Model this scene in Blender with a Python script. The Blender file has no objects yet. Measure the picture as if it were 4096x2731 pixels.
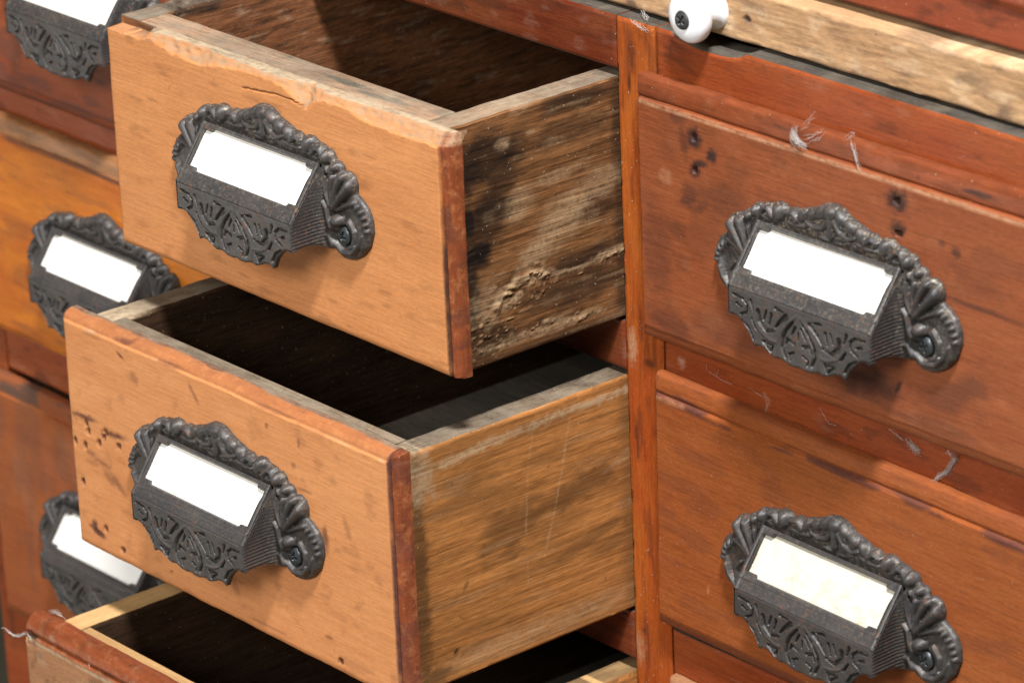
import bpy, bmesh, math, random
import numpy as np
from mathutils import Vector, Matrix

# ------------------------------------------------------------------ camera, world, lamps, exposure
sc = bpy.context.scene
COL = sc.collection
MM = 0.001
def V3(x, y, z): return Vector((x, y, z)) * MM

yaw, pitch, roll = 0.8809, -0.3783, -0.0425
fwd = Vector((-math.sin(yaw)*math.cos(pitch), math.cos(yaw)*math.cos(pitch), math.sin(pitch)))
rgt = Vector((math.cos(yaw), math.sin(yaw), 0)); upv = rgt.cross(fwd)
r2 = math.cos(roll)*rgt + math.sin(roll)*upv
u2 = -math.sin(roll)*rgt + math.cos(roll)*upv
cam = bpy.data.cameras.new('camera'); co = bpy.data.objects.new('camera', cam); COL.objects.link(co)
co.matrix_world = Matrix.Translation(V3(1024.174, -895.5386, 285.0892)) @ Matrix(((r2.x, u2.x, -fwd.x), (r2.y, u2.y, -fwd.y), (r2.z, u2.z, -fwd.z))).to_4x4()
cam.sensor_width = 36; cam.lens = 17078.39/4096*36
cam.clip_start = 0.05; cam.clip_end = 50
cam.dof.use_dof = True; cam.dof.focus_distance = 1.445; cam.dof.aperture_fstop = 22
sc.camera = co

w = bpy.data.worlds.new('World'); sc.world = w; w.use_nodes = True
bg = w.node_tree.nodes['Background']; bg.inputs[0].default_value = (1.0, 0.98, 0.95, 1); bg.inputs[1].default_value = 0.018

def area(name, target, d, dist, size, power, color=(1, 1, 1)):
    l = bpy.data.lights.new(name, 'AREA'); l.shape = 'SQUARE'; l.size = size; l.energy = power; l.color = color
    o = bpy.data.objects.new(name, l); COL.objects.link(o)
    d = Vector(d).normalized(); o.location = V3(*target) - d*dist
    o.rotation_euler = d.to_track_quat('-Z', 'Y').to_euler(); o['label'] = name; return o
area('overhead studio lamp', (-40, -60, -250), (-0.47, 0.27, -1.0), 1.9, 0.2, 68)
area('front studio softbox', (-40, -60, -250), (-0.32, 1.0, -0.62), 2.2, 0.7, 35, (1.0, .985, .95))
area('low white reflector', (90, -20, -230), (0.72, 0.66, 0.31), 1.6, 1.0, 10.5, (1.0, .93, .84))
sc.view_settings.view_transform = 'Standard'; sc.view_settings.look = 'None'
sc.view_settings.exposure = 0; sc.view_settings.gamma = 1

# ------------------------------------------------------------------ helpers
def _h(ix, iy, s):
    n = (ix.astype(np.int64)*374761393 + iy.astype(np.int64)*668265263 + s*974634777) & 0x7fffffff
    n = ((n ^ (n >> 13))*1274126177) & 0x7fffffff
    return ((n ^ (n >> 16)) & 0xffff)/65535.0
def vn(x, y, s=0):
    ix = np.floor(x); iy = np.floor(y); fx = x-ix; fy = y-iy
    fx = fx*fx*(3-2*fx); fy = fy*fy*(3-2*fy)
    a = _h(ix, iy, s); b = _h(ix+1, iy, s); c = _h(ix, iy+1, s); d = _h(ix+1, iy+1, s)
    return (a*(1-fx)+b*fx)*(1-fy)+(c*(1-fx)+d*fx)*fy
def fbm(x, y, s=0, o=4):
    x = np.asarray(x, float); y = np.asarray(y, float); x, y = np.broadcast_arrays(x, y)
    r = 0; a = .5; t = 0
    for k in range(o):
        r = r + a*vn(x*2**k+k*17.3, y*2**k+k*9.1, s+k); t += a; a *= .5
    return r/t
def sst(a, b, x):
    t = np.clip((x-a)/(b-a), 0, 1); return t*t*(3-2*t)
def segd(px, pz, pts):
    d = np.full(px.shape, 1e9); tt = np.zeros(px.shape); n = len(pts)-1
    for i in range(n):
        ax, az = pts[i]; bx, bz = pts[i+1]; dx, dz = bx-ax, bz-az
        t = np.clip(((px-ax)*dx+(pz-az)*dz)/(dx*dx+dz*dz+1e-9), 0, 1)
        q = np.hypot(px-ax-t*dx, pz-az-t*dz); m = q < d
        d = np.where(m, q, d); tt = np.where(m, (i+t)/n, tt)
    return d, tt
def blob(u, v, cu, cv, ru, rv, ang=0, warp=.35, seed=0, sc_=6., soft=.45):
    c, s = math.cos(math.radians(ang)), math.sin(math.radians(ang))
    du, dv = u-cu, v-cv; a = (c*du+s*dv)/ru; b = (-s*du+c*dv)/rv
    r = np.hypot(a, b) + (fbm(u/sc_, v/sc_*2.2, seed)-.5)*2*warp
    return 1-sst(1-soft, 1+soft, r)
def strk(u, v, pts, wd, soft=.5, warp=0, seed=0):
    d, t = segd(u, v, pts)
    if warp: d = d*(1+(fbm(u/2.0, v/2.0, seed)-.5)*2*warp)
    return 1-sst(wd*(1-soft), wd*(1+soft), d)

def link(name, me, parent=None, mats=(), loc=None):
    o = bpy.data.objects.new(name, me); COL.objects.link(o)
    for m in mats: me.materials.append(m)
    if parent is not None: o.parent = parent
    if loc is not None: o.location = loc
    return o
def thing(name, base, label, cat, group=None):
    o = bpy.data.objects.new(name, None); COL.objects.link(o); o.location = V3(*base); o.empty_display_size = .02
    o['label'] = label; o['category'] = cat
    if group: o['group'] = group
    return o
def base_of(parent):
    return np.array(parent.location)/MM if parent is not None else np.zeros(3)

def slab(name, parent, axes, us, vs, H, back, mats, attrs=None, Umap=None, Vmap=None, edge=1.0, smooth=True):
    """block whose front surface is a relief: axes=(U,V,N) unit vectors with world origin 0 (mm). H(u,v)=height along N."""
    U, V, N = [np.array(a, float) for a in axes]
    uu, vv = np.meshgrid(us, vs, indexing='ij'); h = H(uu, vv)
    if edge:
        de = np.minimum(np.minimum(uu-us[0], us[-1]-uu), np.minimum(vv-vs[0], vs[-1]-vv))
        de = de*(0.75+.9*fbm(uu/7, vv/7, 77, 3))
        h = h-edge*(1-np.clip(de/edge, 0, 1))**2*.8
    pu = uu if Umap is None else Umap(uu, vv); pv = vv if Vmap is None else Vmap(uu, vv)
    P = pu[..., None]*U+pv[..., None]*V+h[..., None]*N
    nu, nv = uu.shape; idx = np.arange(nu*nv).reshape(nu, nv)
    verts = P.reshape(-1, 3)
    a, b, c, d = idx[:-1, :-1], idx[1:, :-1], idx[1:, 1:], idx[:-1, 1:]
    if np.dot(np.cross(U, V), N) > 0: q = np.stack([a, b, c, d], -1).reshape(-1, 4)
    else: q = np.stack([a, d, c, b], -1).reshape(-1, 4); 
    flip = np.dot(np.cross(U, V), N) <= 0
    loop = np.concatenate([idx[:-1, 0], idx[-1, :-1], idx[:0:-1, -1], idx[0, :0:-1]])
    bp = np.stack([pu.ravel()[loop], pv.ravel()[loop]], -1)
    bver = bp[:, :1]*U+bp[:, 1:]*V+back*N; nb = len(loop); b0 = len(verts)
    verts = np.vstack([verts, bver])
    faces = q.tolist(); mi = [0]*len(faces)
    for i in range(nb):
        j = (i+1) % nb; f = [int(loop[i]), b0+i, b0+j, int(loop[j])]; top_ = vv.ravel()[loop[i]] > vs[-1]-.01
        faces.append(f[::-1] if flip else f); mi.append(1 if len(mats) > 1 and top_ else 0)
    f = list(range(b0, b0+nb)); faces.append(f if flip else f[::-1]); mi.append(0)
    me = bpy.data.meshes.new(name)
    me.from_pydata(((verts-base_of(parent))*MM).tolist(), [], faces)
    me.polygons.foreach_set('material_index', mi)
    me.polygons.foreach_set('use_smooth', [smooth]*len(faces))
    if attrs:
        for k, fn in attrs.items():
            val = np.clip(fn(uu, vv), 0, 1).ravel(); val = np.concatenate([val, val[loop]])
            at = me.attributes.new(k, 'FLOAT', 'POINT'); at.data.foreach_set('value', val.astype(np.float32))
    me.set_sharp_from_angle(angle=math.radians(50)); me.validate()
    return link(name, me, parent, mats)

def bevbox(name, parent, x, y, z, mats, bev=.6, topmat=None, wob=0., seg=2):
    bm = bmesh.new(); bmesh.ops.create_cube(bm, size=1)
    for v in bm.verts:
        v.co = Vector((x[0]+(v.co.x+.5)*(x[1]-x[0]), y[0]+(v.co.y+.5)*(y[1]-y[0]), z[0]+(v.co.z+.5)*(z[1]-z[0])))
    L = max(x[1]-x[0], y[1]-y[0], z[1]-z[0])
    if topmat is not None:
        for f in bm.faces:
            if f.normal.z > .9: f.material_index = topmat
    if wob:
        ax = [x[1]-x[0], y[1]-y[0], z[1]-z[0]].index(L); es = [e for e in bm.edges if abs((e.verts[0].co-e.verts[1].co)[ax]) > L*.9]
        bmesh.ops.subdivide_edges(bm, edges=es, cuts=int(L/2.5), use_grid_fill=True)
    bmesh.ops.bevel(bm, geom=[e for e in bm.edges if e.calc_face_angle(0) > .5], offset=bev, segments=seg, affect='EDGES', profile=.6)
    if wob:
        sd = sum(ord(c) for c in name)+int(x[0])
        for v in bm.verts:
            p = v.co; n = lambda k: float(fbm(np.array([(p.x+p.y+p.z)/9.0+k*7]), np.array([(p.x*.3+p.z)/9.]), sd+k, 3)[0])-.5
            v.co += Vector((n(1), n(2), n(3)))*wob*2
    B = base_of(parent)
    for v in bm.verts: v.co = (v.co-Vector(B))*MM
    me = bpy.data.meshes.new(name); bm.to_mesh(me); bm.free()
    me.polygons.foreach_set('use_smooth', [True]*len(me.polygons)); me.set_sharp_from_angle(angle=math.radians(40))
    return link(name, me, parent, mats)

def lathe(name, parent, prof, ax_o, ax_d, mats, n=48, tilt=None):
    """profile [(r, t)] revolved about axis through ax_o along ax_d (mm)."""
    d = Vector(ax_d).normalized(); q = d.to_track_quat('Z', 'Y'); vs = []; fs = []
    for r, t in prof:
        for k in range(n):
            a = 2*math.pi*k/n; vs.append(Vector(ax_o)+q@Vector((r*math.cos(a), r*math.sin(a), t)))
    m = len(prof)
    for i in range(m-1):
        for k in range(n): fs.append([i*n+k, i*n+(k+1) % n, (i+1)*n+(k+1) % n, (i+1)*n+k])
    fs.append(list(range(n))[::-1]); fs.append([(m-1)*n+k for k in range(n)])
    B = Vector(base_of(parent)) if parent is not None else Vector((0, 0, 0))
    me = bpy.data.meshes.new(name); me.from_pydata([tuple((v-B)*MM) for v in vs], [], fs)
    me.polygons.foreach_set('use_smooth', [True]*len(fs)); me.set_sharp_from_angle(angle=math.radians(50))
    return link(name, me, parent, mats)

# ------------------------------------------------------------------ materials
class NT:
    def __init__(s, name):
        s.m = bpy.data.materials.new(name); s.m.use_nodes = True; s.t = s.m.node_tree; s.N = s.t.nodes
        s.b = s.N['Principled BSDF']; s.tc = s.N.new('ShaderNodeTexCoord')
    def L(s, a, b): s.t.links.new(a, b)
    def map(s, scale, loc=(0, 0, 0), rot=(0, 0, 0)):
        n = s.N.new('ShaderNodeMapping'); n.inputs['Scale'].default_value = scale; n.inputs['Location'].default_value = loc; n.inputs['Rotation'].default_value = rot
        s.L(s.tc.outputs['Object'], n.inputs[0]); return n.outputs[0]
    def noise(s, vec, scale, det=4, rough=.55, dist=0):
        n = s.N.new('ShaderNodeTexNoise'); n.inputs['Scale'].default_value = scale; n.inputs['Detail'].default_value = det
        n.inputs['Roughness'].default_value = rough; n.inputs['Distortion'].default_value = dist; s.L(vec, n.inputs['Vector']); return n.outputs[0]
    def ramp(s, f, stops):
        n = s.N.new('ShaderNodeValToRGB'); e = n.color_ramp.elements
        while len(e) < len(stops): e.new(.5)
        for k, (p, c) in enumerate(stops):
            e[k].position = p; e[k].color = (c, c, c, 1) if not isinstance(c, tuple) else (*c, 1)
        s.L(f, n.inputs[0]); return n.outputs[0]
    def mix(s, f, a, b, mode='MIX'):
        n = s.N.new('ShaderNodeMix'); n.data_type = 'RGBA'; n.blend_type = mode
        for inp, val in ((n.inputs[0], f), (n.inputs[6], a), (n.inputs[7], b)):
            if isinstance(val, (int, float)): inp.default_value = val
            elif isinstance(val, tuple): inp.default_value = (*val, 1)
            else: s.L(val, inp)
        return n.outputs[2]
    def math(s, op, a, b=0.):
        n = s.N.new('ShaderNodeMath'); n.operation = op
        for inp, val in ((n.inputs[0], a), (n.inputs[1], b)):
            if isinstance(val, (int, float)): inp.default_value = val
            else: s.L(val, inp)
        return n.outputs[0]
    def attr(s, name):
        n = s.N.new('ShaderNodeAttribute'); n.attribute_name = name; return n.outputs['Fac']
    def bump(s, h, dist, strength=1., prev=None):
        n = s.N.new('ShaderNodeBump'); n.inputs['Distance'].default_value = dist; n.inputs['Strength'].default_value = strength
        s.L(h, n.inputs['Height'])
        if prev is not None: s.L(prev, n.inputs['Normal'])
        return n.outputs[0]

def wood(name, c1, c2, c3, axis='x', seed=0, rough=.5, fine=.35, spec=.4, blotch=.6, speck=.5, darkc=(.03, .018, .012), palec=(.5, .38, .24), bumpd=.00012, tilt=0., dust=0., coat=0., redc=(.26, .066, .024), gs=130, st=14., rax='x'):
    """c1/c2 grain colours, c3 blotch colour."""
    n = NT(name); S = {'x': (1/st, 1, 1), 'y': (1, 1/st, 1), 'z': (1, 1, 1/st)}[axis]
    o = (seed*.37+.11, seed*.71, seed*.53)
    rot = (tilt, 0, 0) if axis == 'y' else (0, tilt, 0)
    v = n.map(S, o, rot); vi = n.map((1, 1, 1), o)
    S2 = tuple(min(1, a*4) if a < 1 else 1 for a in S); v2 = n.map(S2, o, rot)
    g1 = n.noise(v, gs, 5, .6, .6); g2 = n.noise(v, 900, 3, .65); g3 = n.noise(v2, 38, 4, .6, .8); g4 = n.noise(v2, 1500, 2, .6)
    col = n.mix(n.ramp(g1, [(.32, 0.), (.68, 1.)]), c1, c2)
    col = n.mix(n.math('MULTIPLY', n.ramp(g3, [(.42, 0.), (.66, 1.)]), blotch), col, c3)
    bl = n.noise(vi, 22, 4, .6, .3)
    col = n.mix(n.math('MULTIPLY', n.ramp(bl, [(.5, 0.), (.72, 1.)]), blotch*.6), col, c3)
    pores = n.ramp(g2, [(.36, 1.-fine), (.56, 1.)])
    col = n.mix(1., col, pores, 'MULTIPLY')
    col = n.mix(1., col, n.ramp(g4, [(.3, 1.-fine*.55), (.62, 1.08)]), 'MULTIPLY')
    rc = n.mix(n.ramp(n.noise(n.map((1/6, 1, 1) if rax == 'x' else (1, 1, 1/9), o), 420, 4, .65), [(.35, 0.), (.65, 1.)]), redc, tuple(c*.62 for c in redc)); rm = n.math('MULTIPLY', n.attr('red'), n.ramp(n.noise(vi, 240, 4, .7), [(.28, .55), (.5, 1.)])); col = n.mix(rm, col, rc)
    cr = n.noise(vi, 420, 3, .7); cr2 = n.noise(v2, 160, 4, .7)
    dk = n.attr('dark'); dm = n.math('MULTIPLY', dk, n.ramp(cr2, [(.3, .72), (.55, 1.)]))
    col = n.mix(dm, col, darkc)
    pa = n.attr('pale'); pm = n.math('MULTIPLY', pa, n.ramp(n.math('ADD', n.math('MULTIPLY', cr, .5), n.math('MULTIPLY', g2, .5)), [(.38, .2), (.58, 1.)]))
    col = n.mix(pm, col, palec)
    # specks of dust
    if speck:
        sp = n.noise(vi, 1050, 1, .5); msk = n.ramp(sp, [(.745, 0.), (.78, 1.)])
        col = n.mix(n.math('MULTIPLY', msk, speck*.8), col, (.55, .46, .36))
        sp2 = n.noise(n.map((1, 1, 1), (o[1]+.4, o[0], .3)), 300, 2, .5)
        col = n.mix(n.math('MULTIPLY', n.ramp(sp2, [(.70, 0.), (.76, 1.)]), speck*.8), col, darkc)
    if dust:
        du = n.noise(vi, 60, 5, .7, .5); col = n.mix(n.math('MULTIPLY', n.ramp(du, [(.35, 0.), (.7, 1.)]), dust), col, (.36, .30, .22))
    n.L(col, n.b.inputs['Base Color'])
    rr = n.ramp(bl, [(.3, rough-.07), (.7, rough+.12)])
    n.L(n.math('ADD', rr, n.math('SUBTRACT', n.math('MULTIPLY', dk, .2), n.math('MULTIPLY', n.attr('red'), .14))), n.b.inputs['Roughness']); n.b.inputs['Specular IOR Level'].default_value = spec*.26
    n.b.inputs['Coat Weight'].default_value = coat*.2; n.b.inputs['Coat Roughness'].default_value = .22
    b1 = n.bump(g1, bumpd*2, .6); b2 = n.bump(g2, bumpd, .8, b1); b3 = n.bump(cr, bumpd*.8, .5, b2); b4 = n.bump(n.noise(vi, 45, 2, .5), .0008, .35, b3)
    n.L(b4, n.b.inputs['Normal'])
    return n.m

def iron():
    n = NT('cast_iron'); vi = n.map((1, 1, 1)); oi = n.N.new('ShaderNodeObjectInfo')
    va = n.N.new('ShaderNodeVectorMath'); va.operation = 'ADD'; n.L(vi, va.inputs[0])
    cm = n.N.new('ShaderNodeCombineXYZ'); n.L(oi.outputs['Random'], cm.inputs[0]); n.L(oi.outputs['Random'], cm.inputs[2]); n.L(cm.outputs[0], va.inputs[1]); vi = va.outputs[0]
    a = n.noise(vi, 90, 4, .6); b = n.noise(vi, 650, 3, .7); c = n.noise(vi, 1500, 2, .6)
    col = n.mix(n.ramp(a, [(.35, 0.), (.65, 1.)]), (.040, .039, .041), (.062, .056, .053))
    rust = n.math('MULTIPLY', n.ramp(b, [(.55, 0.), (.68, 1.)]), n.ramp(n.noise(vi, 120, 3, .6), [(.42, 0.), (.62, 1.)]))
    col = n.mix(n.math('MULTIPLY', rust, .9), col, (.16, .065, .032))
    col = n.mix(n.math('MULTIPLY', n.attr('dirt_shade'), .75), col, (.016, .013, .011))  # carved recesses coloured dark for grime and for the shade of their depth
    du = n.attr('dust'); dn = n.noise(vi, 760, 4, .8)
    ge = n.N.new('ShaderNodeNewGeometry'); sx = n.N.new('ShaderNodeSeparateXYZ'); n.L(ge.outputs['Normal'], sx.inputs[0]); upz = n.ramp(sx.outputs[2], [(.35, 0.), (.95, 1.)])
    dy = n.N.new('ShaderNodeAttribute'); dy.attribute_type = 'OBJECT'; dy.attribute_name = 'dusty'; dyf = dy.outputs['Fac']
    du = n.math('ADD', du, n.math('MULTIPLY', upz, .16))
    dm = n.math('MULTIPLY', n.math('MULTIPLY', n.math('ADD', du, .04), dyf), n.ramp(dn, [(.5, 0.), (.68, 1.)]))
    col = n.mix(n.math('MULTIPLY', dm, .9), col, (.30, .25, .18))
    n.L(col, n.b.inputs['Base Color']); n.b.inputs['Metallic'].default_value = .2
    n.L(n.ramp(b, [(.3, .40), (.7, .60)]), n.b.inputs['Roughness']); n.b.inputs['Specular IOR Level'].default_value = .55
    b1 = n.bump(a, .0005, .3); b2 = n.bump(b, .00014, .6, b1); b3 = n.bump(c, .00008, .6, b2); n.L(b3, n.b.inputs['Normal'])
    return n.m

def plain(name, col, rough=.5, spec=.5, var=None, metal=0., bump=0., nscale=300):
    n = NT(name); vi = n.map((1, 1, 1)); f = n.noise(vi, nscale, 4, .6)
    n.L(n.mix(n.ramp(f, [(.3, 0.), (.7, 1.)]), col, var or tuple(c*.85 for c in col)), n.b.inputs['Base Color'])
    n.b.inputs['Roughness'].default_value = rough; n.b.inputs['Specular IOR Level'].default_value = spec; n.b.inputs['Metallic'].default_value = metal
    if bump: n.L(n.bump(f, bump, .6), n.b.inputs['Normal'])
    return n.m
def paper(name, stain, amount, basec=(.93, .925, .9)):
    n = NT(name); vi = n.map((1, 1, 1)); a = n.noise(vi, 130, 5, .75, .4); b = n.noise(vi, 600, 3, .7)
    m = n.math('MULTIPLY', n.ramp(a, [(.5, 0.), (.72, 1.)]), n.ramp(b, [(.35, .2), (.65, 1.)]))
    ed = n.attr('dark'); m = n.math('ADD', n.math('MULTIPLY', m, amount), n.math('MULTIPLY', ed, .6))
    n.L(n.mix(m, basec, stain), n.b.inputs['Base Color']); n.b.inputs['Roughness'].default_value = .55; n.b.inputs['Specular IOR Level'].default_value = .3
    return n.m

M = {}
M['iron'] = iron()
M['screw'] = plain('screw_steel', (.10, .11, .12), .38, .6, (.06, .065, .07), .7, .0001)
M['blackscrew'] = plain('black_screw', (.035, .035, .036), .45, .5)
M['china'] = plain('white_porcelain', (.86, .87, .90), .12, .5, (.84, .85, .88), 0., 0., 20)
M['card'] = paper('white_card', (.72, .52, .30), .12)
M['cardold'] = paper('stained_card', (.44, .33, .19), 1.0, (.56, .54, .475))
M['faceA'] = wood('faded_orange_wood', (.61, .262, .098), (.55, .225, .080), (.48, .182, .064), 'x', 1, .5, .13, .35, .45, .3, tilt=-.035, palec=(.36, .235, .145), darkc=(.06, .028, .02), rax='z')
M['faceB'] = wood('faded_orange_wood_marked', (.63, .275, .108), (.58, .240, .090), (.51, .195, .072), 'x', 2, .5, .10, .4, .4, .35, darkc=(.085, .035, .03), palec=(.62, .46, .30), rax='z')
M['faceC'] = wood('dull_brown_wood', (.41, .20, .098), (.35, .165, .08), (.31, .14, .07), 'x', 3, .5, .16, .4, .5, .5)
M['faceD'] = wood('red_brown_wood', (.30, .090, .034), (.265, .074, .028), (.205, .054, .022), 'x', 4, .42, .18, .45, .5, .5, darkc=(.028, .020, .020), palec=(.55, .30, .17), coat=.1)
M['faceE'] = wood('amber_red_wood', (.33, .096, .027), (.295, .080, .022), (.24, .06, .018), 'x', 5, .42, .2, .45, .4, .35, darkc=(.06, .028, .03), palec=(.45, .2, .10), coat=.12)
M['faceH'] = wood('bright_orange_wood', (.62, .20, .020), (.50, .135, .015), (.42, .10, .014), 'x', 6, .36, .12, .5, .7, .2, darkc=(.05, .035, .035), palec=(.5, .3, .16), coat=.2, redc=(.42, .19, .075))
M['faceG'] = wood('red_wood_upper', (.31, .078, .024), (.26, .057, .018), (.20, .042, .016), 'x', 7, .42, .12, .45, .7, .3, darkc=(.06, .05, .05), palec=(.5, .3, .2), coat=.1)
M['faceI'] = wood('worn_red_brown_wood', (.34, .105, .034), (.30, .085, .028), (.26, .068, .024), 'x', 8, .45, .12, .4, .8, .2, darkc=(.075, .07, .06), palec=(.40, .26, .18))
M['rail'] = wood('red_varnished_rail', (.29, .060, .017), (.235, .044, .013), (.33, .09, .026), 'x', 9, .33, .2, .5, .45, .6, palec=(.5, .32, .24), coat=.25)
M['railshade'] = wood('shaded_red_varnished_rail', (.16, .032, .012), (.12, .022, .009), (.22, .07, .026), 'x', 29, .33, .2, .5, .45, .6, palec=(.5, .32, .24), coat=.25)  # the rail varnish again, darkened to paint in shade around the open drawers
M['stile'] = wood('orange_varnished_stile', (.36, .075, .015), (.29, .052, .012), (.44, .125, .022), 'z', 10, .33, .2, .5, .7, .7, darkc=(.06, .02, .012), coat=.3)
M['ledge'] = wood('grimy_grey_ledge', (.075, .066, .056), (.10, .085, .07), (.045, .038, .034), 'x', 11, .7, .4, .3, .8, .5, dust=.15)
M['bead'] = wood('dark_red_bead', (.30, .085, .045), (.22, .055, .03), (.15, .045, .035), 'z', 12, .35, .2, .5, .8, .5, coat=.25)
M['beadx'] = wood('red_lip_bead', (.25, .072, .032), (.20, .052, .024), (.17, .05, .026), 'x', 12, .36, .2, .5, .6, .5, palec=(.62, .33, .17), darkc=(.07, .035, .035), coat=.2)
M['sideA'] = wood('water_stained_side_wood', (.25, .118, .046), (.20, .088, .034), (.155, .070, .030), 'y', 13, .68, .5, .25, .3, .7, darkc=(.014, .010, .008), palec=(.38, .26, .15), bumpd=.0003, tilt=-.03, gs=250, st=26.)
M['sideB'] = wood('brown_side_wood', (.48, .205, .060), (.39, .158, .046), (.31, .128, .04), 'y', 14, .6, .34, .3, .35, .6, darkc=(.12, .055, .02), palec=(.45, .33, .20), bumpd=.00018, tilt=-.03, gs=250, st=26.)
M['topA'] = wood('dusty_weathered_edge', (.33, .21, .13), (.24, .15, .095), (.12, .095, .07), 'y', 15, .8, .4, .2, .9, .8, dust=.6, bumpd=.0003)
M['topAx'] = wood('dusty_weathered_front_edge', (.42, .25, .15), (.30, .17, .10), (.14, .11, .08), 'x', 16, .8, .35, .2, .6, .8, dust=.5, bumpd=.0003, darkc=(.05, .055, .045))
M['topB'] = wood('grey_worn_edge', (.24, .165, .105), (.165, .115, .075), (.10, .075, .055), 'y', 17, .78, .4, .2, .8, .9, dust=.5, bumpd=.00025, palec=(.55, .42, .26))
M['topBx'] = wood('grey_worn_front_edge', (.26, .19, .125), (.19, .14, .09), (.12, .09, .065), 'x', 18, .78, .4, .2, .8, .9, dust=.55)
M['topC'] = wood('fresh_pale_edge', (.66, .42, .19), (.60, .36, .155), (.46, .25, .10), 'y', 19, .6, .12, .3, .5, .3)
M['topCx'] = wood('fresh_pale_front_edge', (.60, .37, .17), (.50, .29, .12), (.38, .2, .08), 'x', 20, .6, .14, .3, .5, .3)
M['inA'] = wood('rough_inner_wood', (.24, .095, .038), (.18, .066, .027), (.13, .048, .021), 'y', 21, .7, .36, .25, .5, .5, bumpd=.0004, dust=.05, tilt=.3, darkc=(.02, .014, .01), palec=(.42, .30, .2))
M['inB'] = wood('shade_darkened_inner_wood', (.075, .038, .02), (.05, .026, .015), (.035, .02, .012), 'y', 22, .7, .4, .25, .7, .6)  # wood colour lowered so drawer interiors look unlit
M['bottom'] = wood('grey_drawer_bottom', (.24, .205, .16), (.18, .155, .12), (.14, .12, .095), 'x', 23, .75, .3, .2, .6, .5)
M['carcass'] = wood('shade_darkened_carcass_wood', (.05, .03, .02), (.035, .02, .015), (.03, .02, .015), 'x', 24, .8, .3, .2, .5, .2)  # blackened to stand in for the shade inside the cabinet
M['board'] = wood('bare_pine_board', (.57, .355, .19), (.49, .29, .15), (.40, .22, .11), 'x', 25, .65, .22, .3, .7, .5, darkc=(.09, .06, .05), palec=(.7, .52, .34))
M['upper'] = wood('red_upper_board', (.29, .07, .026), (.235, .052, .02), (.21, .042, .016), 'x', 26, .4, .12, .45, .6, .4, darkc=(.03, .02, .015), palec=(.45, .2, .12), coat=.15)
M['lint'] = plain('grey_lint', (.55, .52, .49), .9, .1)
M['floor'] = plain('stone_floor', (.20, .17, .12), .8, .3, (.10, .10, .075), 0., .002, 12)

# ------------------------------------------------------------------ cast iron pull, local frame x right, z up, out = -y, origin on the face
OUT = [(0, 29.4), (3.7, 28.8), (7.2, 26.6), (10.3, 25.5), (13.4, 24.6), (15.2, 23.6), (18.5, 23.6), (20.6, 22.4), (22.6, 23.6), (25.6, 23.8), (28, 22.4),
       (31.6, 22.0), (33.6, 20.8), (35.6, 21.4), (38.2, 20.2), (39.4, 17.8), (42, 17.8), (43.4, 16.6), (43.9, 14.8), (46.5, 15.6), (49.4, 14.2), (50.7, 11.6), (50.4, 8.0), (53.4, 6.4), (56.5, 3.9),
       (58.3, 0.4), (58.5, -4.2), (56.4, -9.6), (52.4, -13.8), (47.2, -16.6), (42.0, -17.2), (38.0, -15.8), (35.0, -13.9), (31.5, -13.2), (16, -13.4), (0, -13.4)]
def relief_sum(x, z, feats, base):
    x = abs(x); acc = np.zeros(x.shape)
    for f in feats:
        if f[0] == 'b':
            _, cx, cz, rx, rz, an, h = f; c, s = math.cos(math.radians(an)), math.sin(math.radians(an))
            a = (c*(x-cx)+s*(z-cz))/rx; b = (-s*(x-cx)+c*(z-cz))/rz; q = np.clip(1-a*a-b*b, 0, 1)
            e = h*np.sqrt(q)
        elif f[0] == 's':
            _, pts, w0, w1, h = f; d, t = segd(x, z, pts); wd = w0+(w1-w0)*t; e = h*np.sqrt(np.clip(1-(d/wd)**2, 0, 1))
        elif f[0] == 'd':      # dent
            _, cx, cz, r, h = f; q = np.clip(1-((x-cx)**2+(z-cz)**2)/(r*r), 0, 1); acc = acc-h*np.minimum(1, q*2.5); continue
        acc = np.maximum(acc, e)
    return base+acc
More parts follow.
